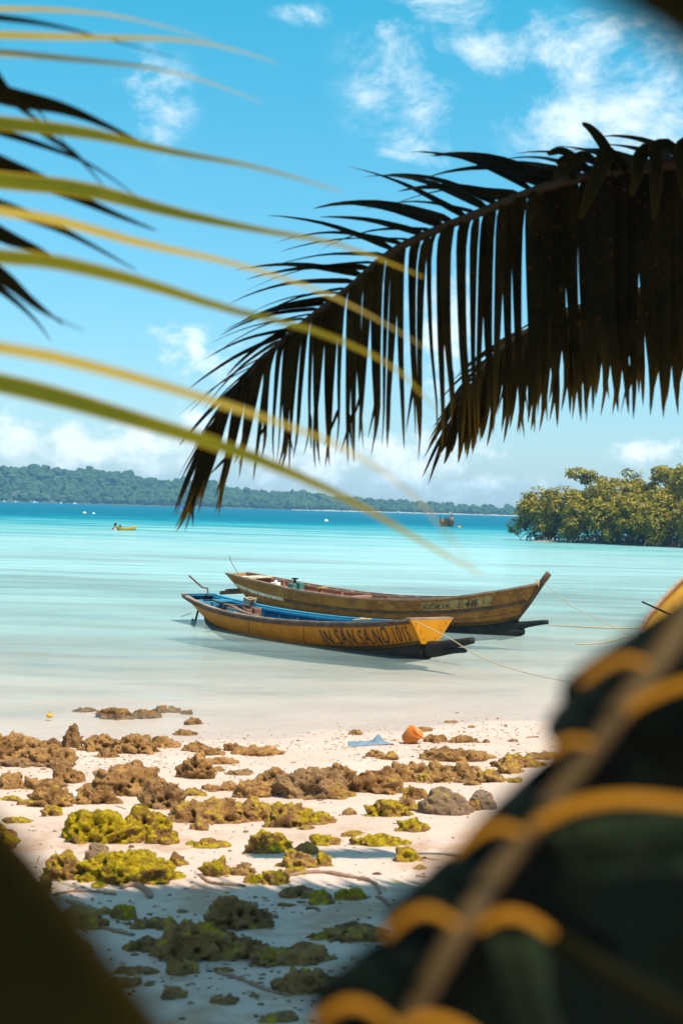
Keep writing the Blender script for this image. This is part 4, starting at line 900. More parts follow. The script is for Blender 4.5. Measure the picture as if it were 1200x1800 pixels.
# ------------------------------------------------------------------ small things on the sand
m_orangep, t, out = mat('orange_plastic'); v = t.obj()
principled(t, out, t.mix(t.noise(v, 14, 5), (0.54, 0.155, 0.014), (0.42, 0.12, 0.01)), 0.5, t.bump(t.noise(v, 40, 4), 0.2, 0.004))
g0 = ground(724, 1309)
bk = empty('plastic_bucket', (g0.x, g0.y + .09, g0.z)); tag(bk, 'broken orange plastic bucket tipped over at the water line', 'bucket'); bk.scale = (.74, .74, .74)
prof = [(0.0, -.085), (.072, -.085), (.085, -.07), (.092, 0), (.098, .085), (.094, .088), (.086, 0), (.076, -.062), (0.0, -.07)]
V = []; F = []; k = 28
for (r_, z_) in prof:
    for j in range(k):
        a = 2 * math.pi * j / k; V.append((r_ * math.cos(a), r_ * math.sin(a), z_ + (0.012 * math.sin(2 * a) if z_ > .05 else 0)))
for i in range(len(prof) - 1):
    for j in range(k): j2 = (j + 1) % k; F.append((i * k + j, i * k + j2, (i + 1) * k + j2, (i + 1) * k + j))
o = mesh_obj('shell', V, F, m_orangep, bk); o.rotation_euler = (R(8), R(42), R(-20)); o.location = (-.005, 0, .078)
fl = MB(); fl.tube([(.0, 0, 0), (.03, 0, .004), (.10, 0, .0), (.125, 0, -.004)], [.02, .038, .036, .02], 12, .45); o = fl.build('torn_flap', m_orangep, bk, True); o.location = (.038, -.03, .138); o.rotation_euler = (R(20), R(40), 0)
m_cloth, t, out = mat('blue_grey_cloth'); v = t.obj(); principled(t, out, t.mix(t.noise(t.mapping(v, (1, 5, 1)), 14, 5), (0.20, 0.29, 0.38), (0.05, 0.08, 0.13)), 0.8)
g1 = ground(652, 1309); xs_ = np.linspace(-.19, .19, 50); ys_ = np.linspace(-.11, .11, 30)
X, Y = np.meshgrid(xs_, ys_); PP = np.stack([X.ravel() * 9, Y.ravel() * 22, 0 * X.ravel()], 1)
Z = 0.004 + np.maximum(0, 0.014 + 0.03 * fbm(PP, 3).reshape(X.shape) + 0.05 * np.exp(-((X - .06) / .035) ** 2 - (Y / .05) ** 2)) * np.clip(1.15 - (X / .19) ** 2 - (Y / .11) ** 2, 0, 1)
Zg = zs(X + g1.x, Y + g1.y + .05); V = np.stack([X.ravel(), (Y * (1 - .4 * X / .19)).ravel(), (Z + Zg - g1.z).ravel()], 1); nx = 50
a = (np.arange(29)[:, None] * nx + np.arange(49)[None]).ravel()
o = mesh_obj('crumpled_cloth', V, np.stack([a, a + 1, a + nx + 1, a + nx], 1), m_cloth); o.location = (g1.x, g1.y + .05, g1.z); tag(o, 'wet blue-grey cloth lying on the sand left of the orange bucket', 'cloth')
m_shell, t, out = mat('white_shell'); principled(t, out, (0.82, 0.80, 0.76), 0.45)
def shell(px, py, s, label, grp=None):
    g = ground(px, py); b = MB()
    for q in range(3): b.tube([(math.cos(a) * s * (1 - q * .3) * .5, math.sin(a) * s * (1 - q * .3) * .5, s * .2 + q * s * .28) for a in np.linspace(0, 6.283, 14)], s * (.26 - .06 * q), 8)
    b.tube([(0, 0, .7 * s), (0, 0, 1.2 * s)], [.25 * s, .02], 8)
    o = b.build('shell', m_shell, None, True); o.location = (g.x, g.y, g.z + .01); o.rotation_euler = (R(50), 0, 1.0); tag(o, label, 'shell', grp)
shell(127, 1405, .030, 'white shell wedged between two half-mossed rocks on the left')
shell(236, 1538, .014, 'tiny white shell fragment right of the widest mossy boulder')
m_stick, t, out = mat('driftwood'); v = t.obj(); principled(t, out, t.mix(t.noise(v, 18, 5), (0.16, 0.085, 0.05), (0.34, 0.20, 0.13)), 0.85, t.bump(t.noise(v, 60, 4), 0.6, .006))
def drift(label, pix, r, name='root', cat='root', jag=0.0, m=None):
    pts = []
    for (px, py) in pix: g = ground(px, py); pts.append((g.x, g.y, g.z + r * .45))
    P = spline(pts, 8 * len(pts)); n = len(P); rg = random.Random(int(pix[0][0]))
    rr = [r * (0.6 + 0.4 * math.sin(math.pi * (i + 1) / (n + 1))) * rg.uniform(1 - jag, 1 + jag) for i in range(n)]
    b = MB(); b.tube(P, rr, 7); o = b.build(name, m or m_stick, None, True); tag(o, label, cat, 'roots and sticks on the sand'); return o
drift('curved brown root looping round the lone mossy stone', [(505, 1541), (535, 1536), (568, 1535), (605, 1541), (640, 1547), (660, 1556), (667, 1572)], .011, jag=.3)
drift('continuation of the looping root by the dark frond', [(664, 1578), (675, 1584), (684, 1594)], .010, jag=.4)
drift('long low root left of the centre cluster', [(352, 1540), (368, 1552), (395, 1556), (432, 1559)], .010, jag=.4)
drift('thick reddish root below the widest mossy boulder', [(212, 1563), (235, 1558), (250, 1563), (262, 1572), (264, 1580)], .016, jag=.3)
drift('straight root among the lower left rocks', [(118, 1585), (140, 1592), (160, 1600), (172, 1604)], .013, jag=.3)
drift('reddish root left of the thick one', [(95, 1575), (125, 1568), (170, 1569), (205, 1574)], .009, jag=.5)
drift('dark root in the shade right of the small dark mossy stone', [(385, 1712), (420, 1722), (470, 1742), (510, 1752)], .010, jag=.5)
drift('dark root crossing the shade at lower left', [(180, 1632), (205, 1638), (232, 1645)], .011, jag=.4)
drift('thin twig on the sand below the big pitted boulder', [(203, 1417), (213, 1420), (222, 1423)], .004, 'twig', 'twig')
drift('short red-brown stick near the dark frond at the water line', [(926, 1297), (938, 1296), (946, 1296)], .009, 'twig', 'twig')
drift('thin dark twig on the sand near the bright mossy boulder', [(66, 1516), (68, 1510), (71, 1504)], .003, 'twig', 'twig')
drift('twig leaning on the dark pitted boulder', [(252, 1408), (262, 1396), (270, 1385), (271, 1378)], .006, 'twig', 'twig')
# coral rubble and chips
m_rub, t, out = mat('coral_rubble'); tn = t.attr('tint', 'Fac'); rmp = t.new('ShaderNodeValToRGB'); t.put(rmp.inputs[0], tn)
rmp.color_ramp.elements[0].color = (0.10, 0.055, 0.03, 1); rmp.color_ramp.elements[1].color = (0.55, 0.46, 0.38, 1); e = rmp.color_ramp.elements.new(.45); e.color = (0.26, 0.15, 0.09, 1)
principled(t, out, rmp.outputs[0], 0.9)
rg = np.random.default_rng(5); n = 8600; D1, F1 = ico(1)
yy = np.where(rg.random(n) < .36, rg.normal(0, .9, n), -1); xx = rg.uniform(-3.0, 3.2, n)
Yp = np.where(yy != -1, shore(xx) - 1.0 + yy * .8, np.where(rg.random(n) < .5, rg.uniform(4.3, 6.6, n), rg.uniform(4.4, 11.5, n))); red = (Yp < 7.4)
sz = rg.uniform(.003, .009, n) * np.where(rg.random(n) < .06, 2.2, 1); Zp = zs(xx, Yp)
dens = pnoise(np.stack([xx * 1.3, Yp * 1.3, 0 * xx + 4], 1)); keep = (dens > -0.1) | (rg.random(n) < .25); xx, Yp, sz, Zp, red = (q[keep] for q in (xx, Yp, sz, Zp, red)); n = len(xx)
Vs = D1[None] * (1 + .3 * rg.normal(size=(n, len(D1), 1))) * sz[:, None, None] * np.stack([rg.uniform(.8, 1.8, n), rg.uniform(.7, 1.3, n), rg.uniform(.4, .8, n)], 1)[:, None]
Vs += np.stack([xx, Yp, Zp + sz * .2], 1)[:, None]
rub = mesh_obj('coral_rubble', Vs.reshape(-1, 3), (F1[None] + (np.arange(n) * len(D1))[:, None, None]).reshape(-1, 3), m_rub, smooth=False)
Tt = np.where(red, rg.beta(1.2, 2.2, n), rg.beta(2.2, 1.4, n)); rub.data.attributes.new('tint', 'FLOAT', 'POINT').data.foreach_set('value', np.repeat(Tt, len(D1)).astype(np.float32))
tag(rub, 'small coral chips and shell rubble strewn over the sand', 'rubble', kind='stuff')

# ------------------------------------------------------------------ palms
def leaf_mat(name, c_a, c_b, c_dry, trans=0.3, rough=0.45, spots=True, spec=0.3, edge=.75):
    m, t, out = mat(name); v = t.obj(); n1 = t.noise(v, 5, 5, 0.65); n2 = t.noise(v, 55, 4, 0.7); n3 = t.noise(v, 1.7, 3)
    st = t.attr('edge', 'Fac'); ln = t.attr('along', 'Fac')
    c = t.mix(t.rng(n1, .35, .65), c_a, c_b); c = t.mix(t.m('MULTIPLY', t.rng(ln, .60, 1.05), t.rng(n3, .3, .7, .35, 1.0)), c, c_dry)
    c = t.mix(t.m('MULTIPLY', t.rng(st, .72, 1.0), edge), c, c_dry)
    if spots: c = t.mix(t.rng(n2, .60, .68), c, (0.06, 0.022, 0.008))
    p = t.new('ShaderNodeBsdfPrincipled'); t.put(p.inputs['Base Color'], c); p.inputs['Roughness'].default_value = rough; p.inputs['Specular IOR Level'].default_value = spec
    wv = t.new('ShaderNodeTexWave'); wv.inputs['Scale'].default_value = 3; nb = t.bump(t.m('ADD', n2, t.noise(t.mapping(v, (30, 30, 2)), 8, 3)), .25, .002); t.l.new(nb, p.inputs['Normal'])
    tl = t.new('ShaderNodeBsdfTranslucent'); t.put(tl.inputs['Color'], c); ms = t.new('ShaderNodeMixShader'); ms.inputs[0].default_value = trans
    t.l.new(p.outputs[0], ms.inputs[1]); t.l.new(tl.outputs[0], ms.inputs[2]); t.l.new(ms.outputs[0], out.inputs['Surface']); return m
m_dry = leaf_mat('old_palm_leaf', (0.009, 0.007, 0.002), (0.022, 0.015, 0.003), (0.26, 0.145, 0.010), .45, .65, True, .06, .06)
m_dry2 = leaf_mat('shaded_old_palm_leaf', (0.006, 0.005, 0.0015), (0.014, 0.010, 0.002), (0.11, 0.065, 0.006), .42, .65, True, .05, .0)  # darker copy of m_dry, shade put into the colour
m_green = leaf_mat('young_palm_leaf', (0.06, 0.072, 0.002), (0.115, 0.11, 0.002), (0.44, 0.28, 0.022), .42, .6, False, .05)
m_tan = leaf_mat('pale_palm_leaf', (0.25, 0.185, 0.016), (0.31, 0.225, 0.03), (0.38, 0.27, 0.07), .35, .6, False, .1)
m_dkleaf = leaf_mat('shaded_palm_leaf', (0.005, 0.005, 0.0005), (0.008, 0.007, 0.0005), (0.03, 0.02, 0.002), .12, .7, False, .05)  # shade put into the colour, in place of shade falling on the leaf
m_fg = leaf_mat('shade_darkened_leaf', (0.0015, 0.003, 0.002), (0.002, 0.005, 0.0045), (0.005, 0.006, 0.002), .02, .6, False, .03)  # near-black green, the shade of leaves overhead put into the colour
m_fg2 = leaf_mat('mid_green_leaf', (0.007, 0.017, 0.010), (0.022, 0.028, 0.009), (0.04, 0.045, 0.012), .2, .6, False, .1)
m_band, t, out = mat('yellow_leaf_base'); v = t.obj(); principled(t, out, t.mix(t.noise(v, 22, 4), (0.21, 0.082, 0.002), (0.29, 0.118, 0.003)), 0.7, None, .1)
m_midrib, t, out = mat('frond_midrib'); v = t.obj(); principled(t, out, t.mix(t.noise(v, 12, 4), (0.062, 0.038, 0.012), (0.074, 0.044, 0.020)), 0.7, None, .1)  # darkened in the colour, as if leaves overhead shaded it
m_rach, t, out = mat('rachis'); v = t.obj(); principled(t, out, t.mix(t.noise(v, 14, 4), (0.014, 0.010, 0.005), (0.03, 0.02, 0.008)), 0.7, None, .15)
m_trunk, t, out = mat('palm_bark'); v = t.obj(); wv = t.new('ShaderNodeTexWave', bands_direction='Z'); t.put(wv.inputs['Vector'], v); wv.inputs['Scale'].default_value = 2.2; wv.inputs['Distortion'].default_value = 1.5
principled(t, out, t.mix(wv.outputs['Fac'], (0.12, 0.09, 0.07), (0.24, 0.19, 0.15)), 0.9, t.bump(wv.outputs['Fac'], .6, .02))

def leaflet_data(pts, width, face, fold=0.22, prof=None, n=12, twist=0.0):
    """folded blade along pts; face: direction the blade looks"""
    P = spline(pts, n); V = []; F = []; E = []; A = []
    for i, p in enumerate(P):
        u = i / (n - 1); tg = (P[min(i + 1, n - 1)] - P[max(i - 1, 0)]).normalized()
        fc = Vector(face); fc = (fc - tg * fc.dot(tg)); fc = fc.normalized() if fc.length > 1e-4 else Vector((0, -1, 0))
        if twist: fc = Matrix.Rotation(twist * u, 3, tg) @ fc
        sd = tg.cross(fc).normalized()
        if prof is None: w = width * (0.30 + 0.70 * min(1, u / 0.16)) * (1 - max(0, (u - .30) / .70)) ** 0.85 + width * 0.015
        else: w = width * float(np.interp(u, np.linspace(0, 1, len(prof)), prof))
        V += [p - sd * w / 2 + fc * fold * w * .5, p, p + sd * w / 2 + fc * fold * w * .5]; E += [1, 0, 1]; A += [u] * 3
        if i:
            b = 3 * i; F += [(b - 3, b - 2, b + 1, b), (b - 2, b - 1, b + 2, b + 1)]
    return V, F, E, A
def leaf_obj(name, data, m, parent):
    V, F, E, A = data; o = mesh_obj(name, V, F, m, parent, True)
    o.data.attributes.new('edge', 'FLOAT', 'POINT').data.foreach_set('value', np.array(E, np.float32)); o.data.attributes.new('along', 'FLOAT', 'POINT').data.foreach_set('value', np.array(A, np.float32)); return o
def merge(parts):
    V, F, E, A = [], [], [], []
    for (v, f, e, a) in parts: b = len(V); V += v; F += [tuple(b + q for q in x) for x in f]; E += e; A += a
    return V, F, E, A

rp = random.Random(21)
palm = empty('coconut_palm', (2.75, 5.1, zs1(2.75, 5.1))); tag(palm, 'coconut palm leaning in from the right with dark drooping fronds over the sky', 'palm tree')
PO = Vector(palm.location); L = lambda p: Vector(p) - PO
crown_c = Vector((2.65, 5.05, 3.45))
b = MB(); b.tube([L(p) for p in spline([(2.95, 5.2, PO.z - .1), (2.95, 5.2, 1.2), (2.8, 5.1, 2.4), tuple(crown_c)], 16)], list(np.linspace(.19, .10, 16)), 12); b.build('trunk', m_trunk, palm, True)

# main frond: rachis traced through the picture at 5 m
RP = [(1290, 268, 5.05), (1180, 287, 5.0), (1100, 301, 5.0), (980, 322, 5.02), (850, 371, 5.08), (700, 436, 5.15), (612, 508, 5.22), (543, 560, 5.28), (490, 605, 5.33), (440, 658, 5.37), (400, 715, 5.40), (372, 765, 5.42)]
RW = [crown_c, crown_c + Vector((-.5, 0, .12))] + [at(*q) for q in RP]
fr1 = MB(); path = spline(RW, 120); fr1.tube([L(p) for p in path], list(np.interp(np.linspace(0, 1, 120), [0, .3, 1], [.045, .020, .004])), 8)
f1 = fr1.build('frond', m_rach, palm, True); f1['label'] = 'long arching frond with hanging dark leaflets'
pathpx = spline([Vector((q[0], q[1], q[2])) for q in RP], 400)
cum = [0.0]
for i in range(1, 400): cum.append(cum[-1] + (pathpx[i].xy - pathpx[i - 1].xy).length)
def on_path(s):
    i = int(np.searchsorted(cum, s)); i = min(max(i, 1), 399); return pathpx[i], (pathpx[i] - pathpx[i - 1]).xy.normalized()
TOT = cum[-1]
# lower row: hangs almost straight down
s = 0.0
while s < TOT:
    p, tg = on_path(s); u = s / TOT
    tipy = float(np.interp(p.x, [360, 400, 430, 470, 520, 600, 700, 780, 860, 950, 1050, 1120, 1200, 1300], [940, 930, 895, 845, 820, 814, 806, 790, 775, 745, 738, 725, 715, 700])) + rp.uniform(-38, 16)
    ang = float(np.interp(u, [0, .55, .78, .9, 1.0], [.00, .03, .11, .26, .42]))         # tip leaflets swing left
    ln = (tipy - p.y); dx = -ang * ln + rp.uniform(-16, 16)
    if ln > 40:
        z0 = p.z + rp.uniform(-.02, .03); dz = rp.uniform(-.16, .10)
        lag = rp.uniform(4, 14)
        pts = [at(p.x, p.y, z0), at(p.x + tg.x * lag + dx * .12, p.y + ln * .12, z0 + dz * .2), at(p.x + tg.x * lag * .8 + dx * .45, p.y + ln * .5, z0 + dz * .6), at(p.x + dx * .8, p.y + ln * .82, z0 + dz * .9), at(p.x + dx + rp.uniform(-9, 9), tipy, z0 + dz)]
        wpx = float(np.interp(u, [0, .22, .36, .55, .75, 1], [27, 24, 17.5, 14, 12.5, 10])) * rp.uniform(.85, 1.15)
        a = rp.uniform(-1, 1) * (0.5 if u < .38 else 1.0)
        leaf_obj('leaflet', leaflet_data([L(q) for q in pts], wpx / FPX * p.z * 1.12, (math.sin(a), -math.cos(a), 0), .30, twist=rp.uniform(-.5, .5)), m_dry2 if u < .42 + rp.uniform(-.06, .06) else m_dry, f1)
        if rp.random() < .45:      # split tip
            q1 = at(p.x + dx * .7, p.y + ln * .7, z0 + dz * .8); q2 = at(p.x + dx + rp.uniform(-26, 26), tipy - rp.uniform(5, 40), z0 + dz)
            leaf_obj('leaflet', leaflet_data([L(q1), L((q1 + q2) / 2), L(q2)], .012, (0, -1, 0), .2, n=6), m_dry, f1)
    s += float(np.interp(u, [0, .5, .8, 1], [14.5, 15.5, 12.5, 7.5]))
# upper row: sweeps back to the left
s = 60.0
while s < TOT - 4:
    p, tg = on_path(s); u = s / TOT
    # bearing in the picture, degrees above left
    bear = float(np.interp(p.x, [372, 420, 480, 540, 610, 700, 800, 900, 1000, 1100], [-66, -52, -37, -22, -4, 5, 11, 14, 14, 10])) + rp.uniform(-13, 13)
    ln = float(np.interp(p.x, [372, 450, 540, 620, 700, 800, 900, 1000, 1100], [150, 175, 195, 215, 235, 250, 265, 240, 170])) * rp.uniform(.75, 1.08)
    dirx, diry = -math.cos(R(bear)), -math.sin(R(bear))
    z0 = p.z; dz = rp.uniform(.1, .55); droop = ln * rp.uniform(.0, .14)
    def q(f, dr): return at(p.x + dirx * ln * f, p.y + diry * ln * f + droop * dr - (ln * .045) * math.sin(math.pi * min(f, 1)), z0 + dz * f)
    pts = [at(p.x, p.y, z0), q(.15, 0), q(.5, .12), q(.8, .5), q(1.0, 1.0)]
    wpx = float(np.interp(u, [0, .5, 1], [38, 22, 12])) * rp.uniform(.8, 1.1)
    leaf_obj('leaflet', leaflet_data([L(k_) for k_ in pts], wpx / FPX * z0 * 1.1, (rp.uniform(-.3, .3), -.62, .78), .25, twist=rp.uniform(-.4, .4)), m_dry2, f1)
    s += float(np.interp(u, [0, .5, .8, 1], [25, 20, 13, 9]))
# broken, bent-over leaflets near the crown
for (pp, w_) in (([(1078, 300), (1062, 262), (1040, 232), (1022, 218)], 34), ([(1040, 308), (1010, 280), (985, 266), (962, 272)], 26), ([(1100, 300), (1068, 268), (1058, 285), (1040, 330), (1018, 385)], 34), ([(1150, 292), (1140, 262), (1122, 280), (1118, 310), (1108, 345)], 30),
                 ([(1190, 285), (1178, 256), (1150, 262), (1152, 290), (1150, 340), (1148, 385)], 32), ([(1230, 280), (1222, 250), (1196, 262), (1198, 310), (1200, 345)], 32), ([(1010, 315), (985, 290), (1000, 282), (990, 310)], 26), ([(1060, 305), (1030, 275), (1005, 285), (985, 300), (972, 318)], 26)):
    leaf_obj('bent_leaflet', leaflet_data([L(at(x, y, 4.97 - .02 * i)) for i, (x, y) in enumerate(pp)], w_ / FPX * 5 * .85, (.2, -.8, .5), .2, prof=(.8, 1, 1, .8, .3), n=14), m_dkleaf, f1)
# second frond farther back
RP2 = [(1330, 470, 6.3), (1180, 500, 6.35), (1060, 530, 6.4), (985, 556, 6.42), (915, 590, 6.45), (862, 632, 6.48), (822, 688, 6.5), (792, 752, 6.52)]
path2 = spline([crown_c + Vector((.05, .2, -.05))] + [at(*q_) for q_ in RP2], 60); b = MB(); b.tube([L(p) for p in path2], list(np.linspace(.03, .004, 60)), 6); f2 = b.build('frond', m_rach, palm, True); f2['label'] = 'shorter frond hanging behind the long one'
pp2 = spline([Vector(q_) for q_ in RP2], 200); c2 = [0.0]
for i in range(1, 200): c2.append(c2[-1] + (pp2[i].xy - pp2[i - 1].xy).length)
s = 120.0
while s < c2[-1]:
    i = min(int(np.searchsorted(c2, s)), 199); p = pp2[i]; u = s / c2[-1]
    tipy = float(np.interp(p.x, [790, 830, 880, 940, 1000, 1100, 1200], [812, 800, 775, 755, 740, 715, 690])) + rp.uniform(-30, 15)
    ln = tipy - p.y; ang = float(np.interp(u, [.3, .8, 1], [.02, .08, .2])); dx = -ang * ln + rp.uniform(-18, 12)
    if ln > 25:
        pts = [at(p.x, p.y, p.z), at(p.x - 4 + dx * .2, p.y + ln * .3, p.z), at(p.x + dx * .6, p.y + ln * .7, p.z + .03), at(p.x + dx, tipy, p.z + .05)]
        leaf_obj('leaflet', leaflet_data([L(k_) for k_ in pts], rp.uniform(15, 20) / FPX * p.z, (rp.uniform(-.6, .6), -1, 0), .3, n=9), m_dry, f2)
    bear = float(np.interp(p.x, [790, 850, 920, 1000], [-66, -42, -28, -20])) + rp.uniform(-6, 6); l2 = rp.uniform(80, 120)
    pts = [at(p.x, p.y, p.z), at(p.x - math.cos(R(bear)) * l2 * .5, p.y - math.sin(R(bear)) * l2 * .5 - 4, p.z + .1), at(p.x - math.cos(R(bear)) * l2, p.y - math.sin(R(bear)) * l2 + 10, p.z + .2)]
    leaf_obj('leaflet', leaflet_data([L(k_) for k_ in pts], 13 / FPX * p.z, (0, -.7, .7), .25, n=7), m_dry, f2)
    s += 10.5
# the rest of the crown stands above and right of the picture
def off_frond(tip, sag, seed, n=46, leaf=.75, m=None):
    rg = random.Random(seed); tip = Vector(tip); mid = (crown_c + tip) / 2 + Vector((0, 0, sag)); P = spline([crown_c, mid, tip], 40)
    b = MB(); b.tube([L(p) for p in P], list(np.linspace(.035, .006, 40)), 6); f = b.build('frond', m_rach, palm, True); parts = []
    for i in range(n):
        q_ = 4 + 34.5 * i / n; k_ = int(q_); p = P[k_].lerp(P[k_ + 1], q_ - k_); tg = (P[k_ + 1] - P[k_]).normalized(); sd = tg.cross(Vector((0, 0, 1))).normalized()
        for g in (-1, 1):
            ll = leaf * (1 - .5 * (i / n) ** 2) * rg.uniform(.85, 1.1); d = (sd * g + tg * .55 + Vector((0, 0, rg.uniform(-.25, .1)))).normalized()
            parts.append(leaflet_data([L(p), L(p + d * ll * .5), L(p + d * ll + Vector((0, 0, -.28 * ll)))], rg.uniform(.06, .085), (0, 0, 1), .2, n=5))
    o = leaf_obj('leaflets', merge(parts), m or m_dry, f); return f
off_frond((.35, 4.2, 4.45), .62, 1); off_frond((1.2, 4.3, 4.75), .60, 2); off_frond((1.0, 3.9, 4.5), .7, 3); off_frond((.3, 3.3, 4.6), .7, 14, 60, .85); off_frond((1.3, 2.9, 4.7), .7, 15, 60, .85); off_frond((-.2, 3.8, 4.75), .7, 16, 60, .85); off_frond((.6, 3.6, 5.1), .7, 24, 60, .85); off_frond((1.6, 3.4, 5.2), .7, 25, 60, .85); off_frond((.9, 2.5, 4.9), .7, 26, 60, .85); off_frond((2.2, 3.0, 4.0), .7, 4); off_frond((3.9, 4.2, 3.6), .7, 5); off_frond((4.2, 6.0, 3.7), .7, 6); off_frond((3.4, 6.6, 4.0), .7, 7); off_frond((.2, 4.2, 4.75), .75, 8); off_frond((-.25, 4.3, 4.7), .7, 9)

# ---- near frond entering from the left, out of focus
lp = empty('palm_frond', at(-110, 620, 1.62)); tag(lp, 'blurred yellow-green palm leaflets reaching in from the left across the sky', 'palm frond')
PO = Vector(lp.location)
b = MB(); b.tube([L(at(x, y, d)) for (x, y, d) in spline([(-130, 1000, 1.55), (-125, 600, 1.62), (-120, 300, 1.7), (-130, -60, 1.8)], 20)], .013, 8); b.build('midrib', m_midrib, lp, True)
LEFT = [([(-120, 205), (0, 221), (150, 237), (300, 268), (450, 295), (605, 338)], 46, 1.75, m_green, 'broad'), ([(-120, 300), (0, 322), (150, 338), (300, 375), (450, 405), (600, 432), (745, 488)], 52, 1.70, m_green, ''),
        ([(-120, 352), (0, 374), (100, 390), (250, 430), (400, 462), (550, 508), (650, 555), (748, 612)], 30, 1.5, m_tan, ''), ([(-120, 440), (0, 455), (100, 465), (250, 500), (400, 545), (550, 582), (690, 645), (768, 724)], 44, 1.45, m_green, ''),
        ([(-120, 590), (0, 614), (100, 632), (250, 670), (400, 715), (500, 748), (600, 787), (720, 865), (835, 1000)], 32, 1.2, m_tan, ''), ([(-120, 655), (0, 678), (100, 702), (200, 730), (400, 790), (550, 850), (650, 900), (750, 958), (850, 1012)], 52, 1.35, m_green, ''),
        ([(-120, 16), (0, 17), (100, 19), (200, 28), (300, 50), (375, 72)], 17, 1.8, m_tan, ''), ([(-120, 60), (0, 64), (150, 68), (300, 70), (400, 85), (490, 112)], 25, 1.75, m_tan, ''), ([(-120, 90), (0, 95), (100, 103), (250, 118), (350, 140), (465, 182)], 22, 1.75, m_tan, ''),
        ([(-120, 20), (0, 31), (90, 44), (180, 66), (310, 102)], 14, 1.9, m_dkleaf, 'dark'),
        ([(-120, 120), (0, 165), (110, 190), (190, 222), (270, 262)], 44, 2.1, m_dkleaf, 'dark'), ([(-60, 60), (0, 148), (45, 195), (72, 212)], 34, 2.0, m_dkleaf, 'dark'), ([(-120, 240), (0, 290), (110, 335), (200, 375), (275, 405)], 46, 2.0, m_dkleaf, 'dark'),
        ([(-120, 330), (0, 362), (90, 395), (160, 430), (240, 475)], 32, 2.0, m_dkleaf, 'dark'), ([(-120, 340), (0, 410), (70, 440), (120, 470)], 40, 2.05, m_dkleaf, 'dark'), ([(-120, 400), (0, 480), (55, 525), (110, 570)], 36, 2.05, m_dkleaf, 'dark'), ([(-100, 450), (0, 508), (60, 560), (90, 600)], 18, 2.1, m_dkleaf, 'dark'),
        ([(-100, 470), (0, 495), (70, 545), (150, 582)], 18, 1.7, m_dkleaf, 'dark'), ([(60, 225), (125, 265), (160, 300), (192, 340)], 13, 2.0, m_dkleaf, 'dark'), ([(-60, 215), (60, 250), (160, 290), (250, 352)], 16, 2.1, m_dkleaf, 'dark'), ([(-60, 130), (50, 185), (72, 200), (130, 270)], 12, 2.1, m_dkleaf, 'dark')]
for (pp, w_, d_, m_, lab) in LEFT:
    n_ = len(pp); pts = [at(x, y, d_ + .16 * i / n_ - .05) for i, (x, y) in enumerate(pp)]
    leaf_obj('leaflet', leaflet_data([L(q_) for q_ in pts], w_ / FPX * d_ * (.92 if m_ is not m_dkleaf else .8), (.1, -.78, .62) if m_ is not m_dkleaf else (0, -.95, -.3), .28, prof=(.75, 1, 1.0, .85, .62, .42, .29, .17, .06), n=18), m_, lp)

# ---- dark frond across the lower right corner, very near
nf = empty('palm_frond', at(700, 1900, .58)); tag(nf, 'large dark blurred frond with yellow leaf bases across the lower right', 'palm frond'); PO = Vector(nf.location)
MR = [(655, 1900, .56), (727, 1775, .565), (795, 1655, .57), (848, 1565, .58), (932, 1452, .59), (1025, 1333, .60), (1078, 1262, .605), (1138, 1185, .615), (1195, 1100, .63), (1262, 1000, .645), (1360, 860, .66)]
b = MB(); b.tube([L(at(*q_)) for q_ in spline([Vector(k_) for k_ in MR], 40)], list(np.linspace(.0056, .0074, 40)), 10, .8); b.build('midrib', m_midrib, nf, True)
def blade(poly, near, far, m, name='leaflet', bulge=.006):
    """smooth panel from an outline; the last points are tucked back to 'far'"""
    pts = spline([Vector((x, y, d)) for (x, y, d) in poly + [poly[0]]], 60)[:-1]; c = sum(pts, Vector()) / len(pts); V = []; F = []; rings = 6
    for r_ in range(rings):
        f = r_ / (rings - 1)
        for p in pts: q_ = c.lerp(p, f); V.append(L(at(q_.x, q_.y, q_.z - bulge * (1 - f * f))))
    n_ = len(pts)
    for r_ in range(rings - 1):
        for i in range(n_): i2 = (i + 1) % n_; F.append((r_ * n_ + i, r_ * n_ + i2, (r_ + 1) * n_ + i2, (r_ + 1) * n_ + i))
    F.append(tuple(range(n_)))
    E = [0.0] * (len(V)); A = [0.2] * len(V); return leaf_obj(name, (V, F, E, A), m, nf)
def band(pp, wpx, d, name='leaflet_base'):
    pts = [L(at(x, y, d)) for (x, y) in pp]; data = leaflet_data(pts, wpx * .58 / FPX * d, (0.2, -.80, .60), -.35, prof=(.75, 1, 1, .95, .75), n=16); return leaf_obj(name, data, m_band, nf)
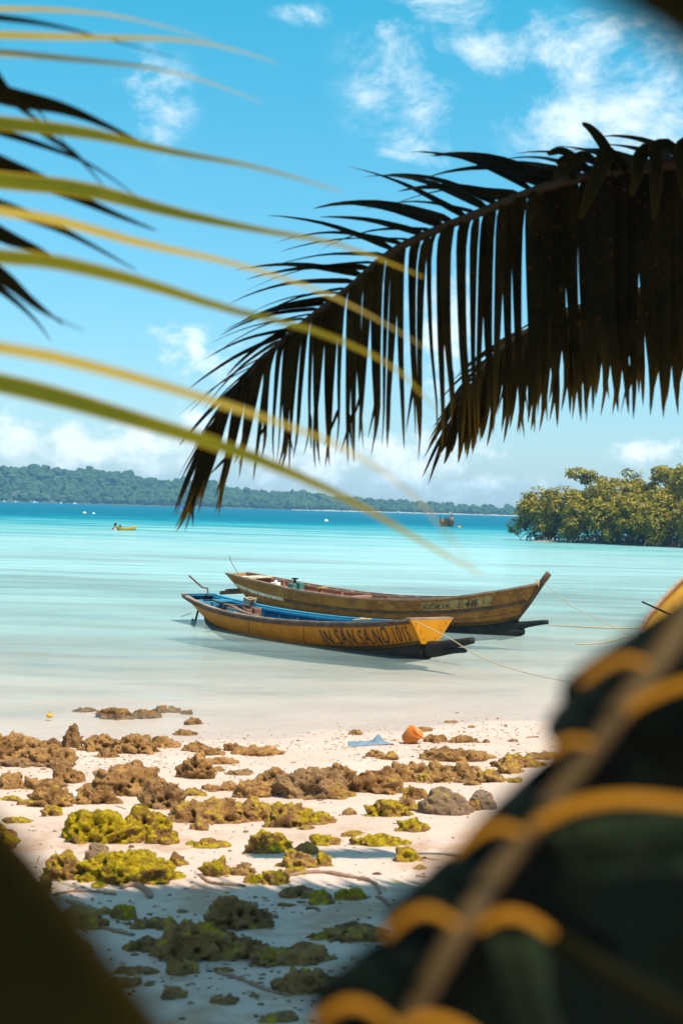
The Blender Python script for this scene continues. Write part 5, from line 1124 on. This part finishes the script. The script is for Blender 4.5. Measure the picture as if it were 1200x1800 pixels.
LB = [([(985, 1232, .60), (994, 1190, .60), (1100, 1112, .62), (1200, 1046, .64), (1300, 975, .67), (1290, 1030, .67), (1135, 1172, .62), (1050, 1215, .605)], [(1018, 1200), (1060, 1170), (1100, 1157), (1138, 1166)], 27),
      ([(978, 1322, .585), (956, 1276, .585), (1000, 1218, .60), (1090, 1172, .625), (1130, 1165, .63), (1045, 1300, .60)], [(962, 1330), (985, 1308), (1010, 1300), (1042, 1306)], 24),
      ([(792, 1500, .575), (830, 1450, .575), (885, 1395, .585), (975, 1318, .61), (1040, 1305, .615), (925, 1455, .585)], [(795, 1500), (838, 1464), (880, 1452), (922, 1464)], 26),
      ([(676, 1632, .56), (674, 1600, .56), (715, 1560, .57), (800, 1492, .595), (925, 1455, .60), (815, 1620, .575)], [(676, 1646), (716, 1610), (758, 1600), (806, 1626)], 28),
      ([(545, 1790, .545), (552, 1738, .545), (606, 1690, .555), (690, 1636, .58), (815, 1620, .585), (700, 1785, .56)], [(552, 1800), (598, 1768), (642, 1768), (694, 1804)], 30),
      ([(430, 1930, .53), (440, 1885, .53), (500, 1840, .54), (570, 1790, .565), (700, 1785, .57), (620, 1920, .55)], [(440, 1940), (500, 1900), (560, 1905), (610, 1940)], 30)]
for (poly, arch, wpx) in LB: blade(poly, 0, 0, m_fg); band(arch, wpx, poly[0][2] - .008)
# right side: bases, inner panels, and the dark blades behind
band([(838, 1632), (880, 1608), (925, 1612), (972, 1642)], 34, .565); band([(938, 1450), (1010, 1415), (1110, 1402), (1250, 1416)], 38, .578); band([(1072, 1272), (1125, 1232), (1190, 1204), (1270, 1185)], 32, .60); band([(700, 1812), (745, 1790), (800, 1800), (850, 1830)], 34, .555)
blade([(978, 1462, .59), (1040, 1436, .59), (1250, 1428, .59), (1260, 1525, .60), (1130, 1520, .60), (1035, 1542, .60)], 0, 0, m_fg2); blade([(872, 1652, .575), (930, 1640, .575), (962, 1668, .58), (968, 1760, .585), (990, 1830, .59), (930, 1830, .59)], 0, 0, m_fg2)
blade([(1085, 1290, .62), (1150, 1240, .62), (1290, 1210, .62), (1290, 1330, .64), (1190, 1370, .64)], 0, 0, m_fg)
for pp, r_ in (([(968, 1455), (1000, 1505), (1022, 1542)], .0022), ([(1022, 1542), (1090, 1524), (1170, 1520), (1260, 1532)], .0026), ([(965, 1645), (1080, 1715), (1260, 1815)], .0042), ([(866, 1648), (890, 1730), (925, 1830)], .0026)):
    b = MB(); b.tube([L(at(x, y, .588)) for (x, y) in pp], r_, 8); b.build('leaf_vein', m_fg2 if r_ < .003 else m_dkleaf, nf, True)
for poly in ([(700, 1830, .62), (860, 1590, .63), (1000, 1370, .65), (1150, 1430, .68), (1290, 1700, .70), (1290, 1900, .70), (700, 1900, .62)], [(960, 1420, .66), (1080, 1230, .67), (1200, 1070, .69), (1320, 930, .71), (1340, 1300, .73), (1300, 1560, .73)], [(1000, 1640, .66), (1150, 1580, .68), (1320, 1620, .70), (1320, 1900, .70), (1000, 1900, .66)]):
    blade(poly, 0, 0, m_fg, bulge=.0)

# ---- two leaf blades almost touching the lens
ll = empty('palm_leaf', at(-60, 1850, .42)); tag(ll, 'very dark blurred leaf blade filling the lower left corner', 'leaf', 'leaves close to the viewer'); PO = Vector(ll.location)
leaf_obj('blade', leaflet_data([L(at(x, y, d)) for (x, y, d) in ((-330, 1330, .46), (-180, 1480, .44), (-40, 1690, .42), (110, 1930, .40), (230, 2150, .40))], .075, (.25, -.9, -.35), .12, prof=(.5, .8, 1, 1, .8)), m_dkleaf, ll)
lr = empty('palm_leaf', at(1260, -60, .24)); tag(lr, 'almost black blurred leaf across the top right corner', 'leaf', 'leaves close to the viewer'); PO = Vector(lr.location)
leaf_obj('blade', leaflet_data([L(at(x, y, d)) for (x, y, d) in ((1010, -160, .25), (1120, -80, .24), (1240, 0, .24), (1380, 120, .24))], .0195, (.1, -.9, -.35), .12, prof=(.7, 1, 1, 1, .8)), m_dkleaf, lr)

# ------------------------------------------------------------------ air
hm = bpy.data.materials.new('sea_air'); hm.use_nodes = True; ht = NT(hm.node_tree); ht.n.clear(); ho = ht.new('ShaderNodeOutputMaterial')
pvn = ht.new('ShaderNodeVolumePrincipled'); pvn.inputs['Density'].default_value = 0.00032; pvn.inputs['Color'].default_value = (0.30, 0.64, 1.0, 1); pvn.inputs['Anisotropy'].default_value = 0.1
ht.l.new(pvn.outputs[0], ho.inputs['Volume'])
hb = MB(); hb.box((0, 945, -5), (4080, 2050, 84)); hz = hb.build('haze', hm); tag(hz, 'thin blue sea air over the bay', 'haze', kind='stuff')
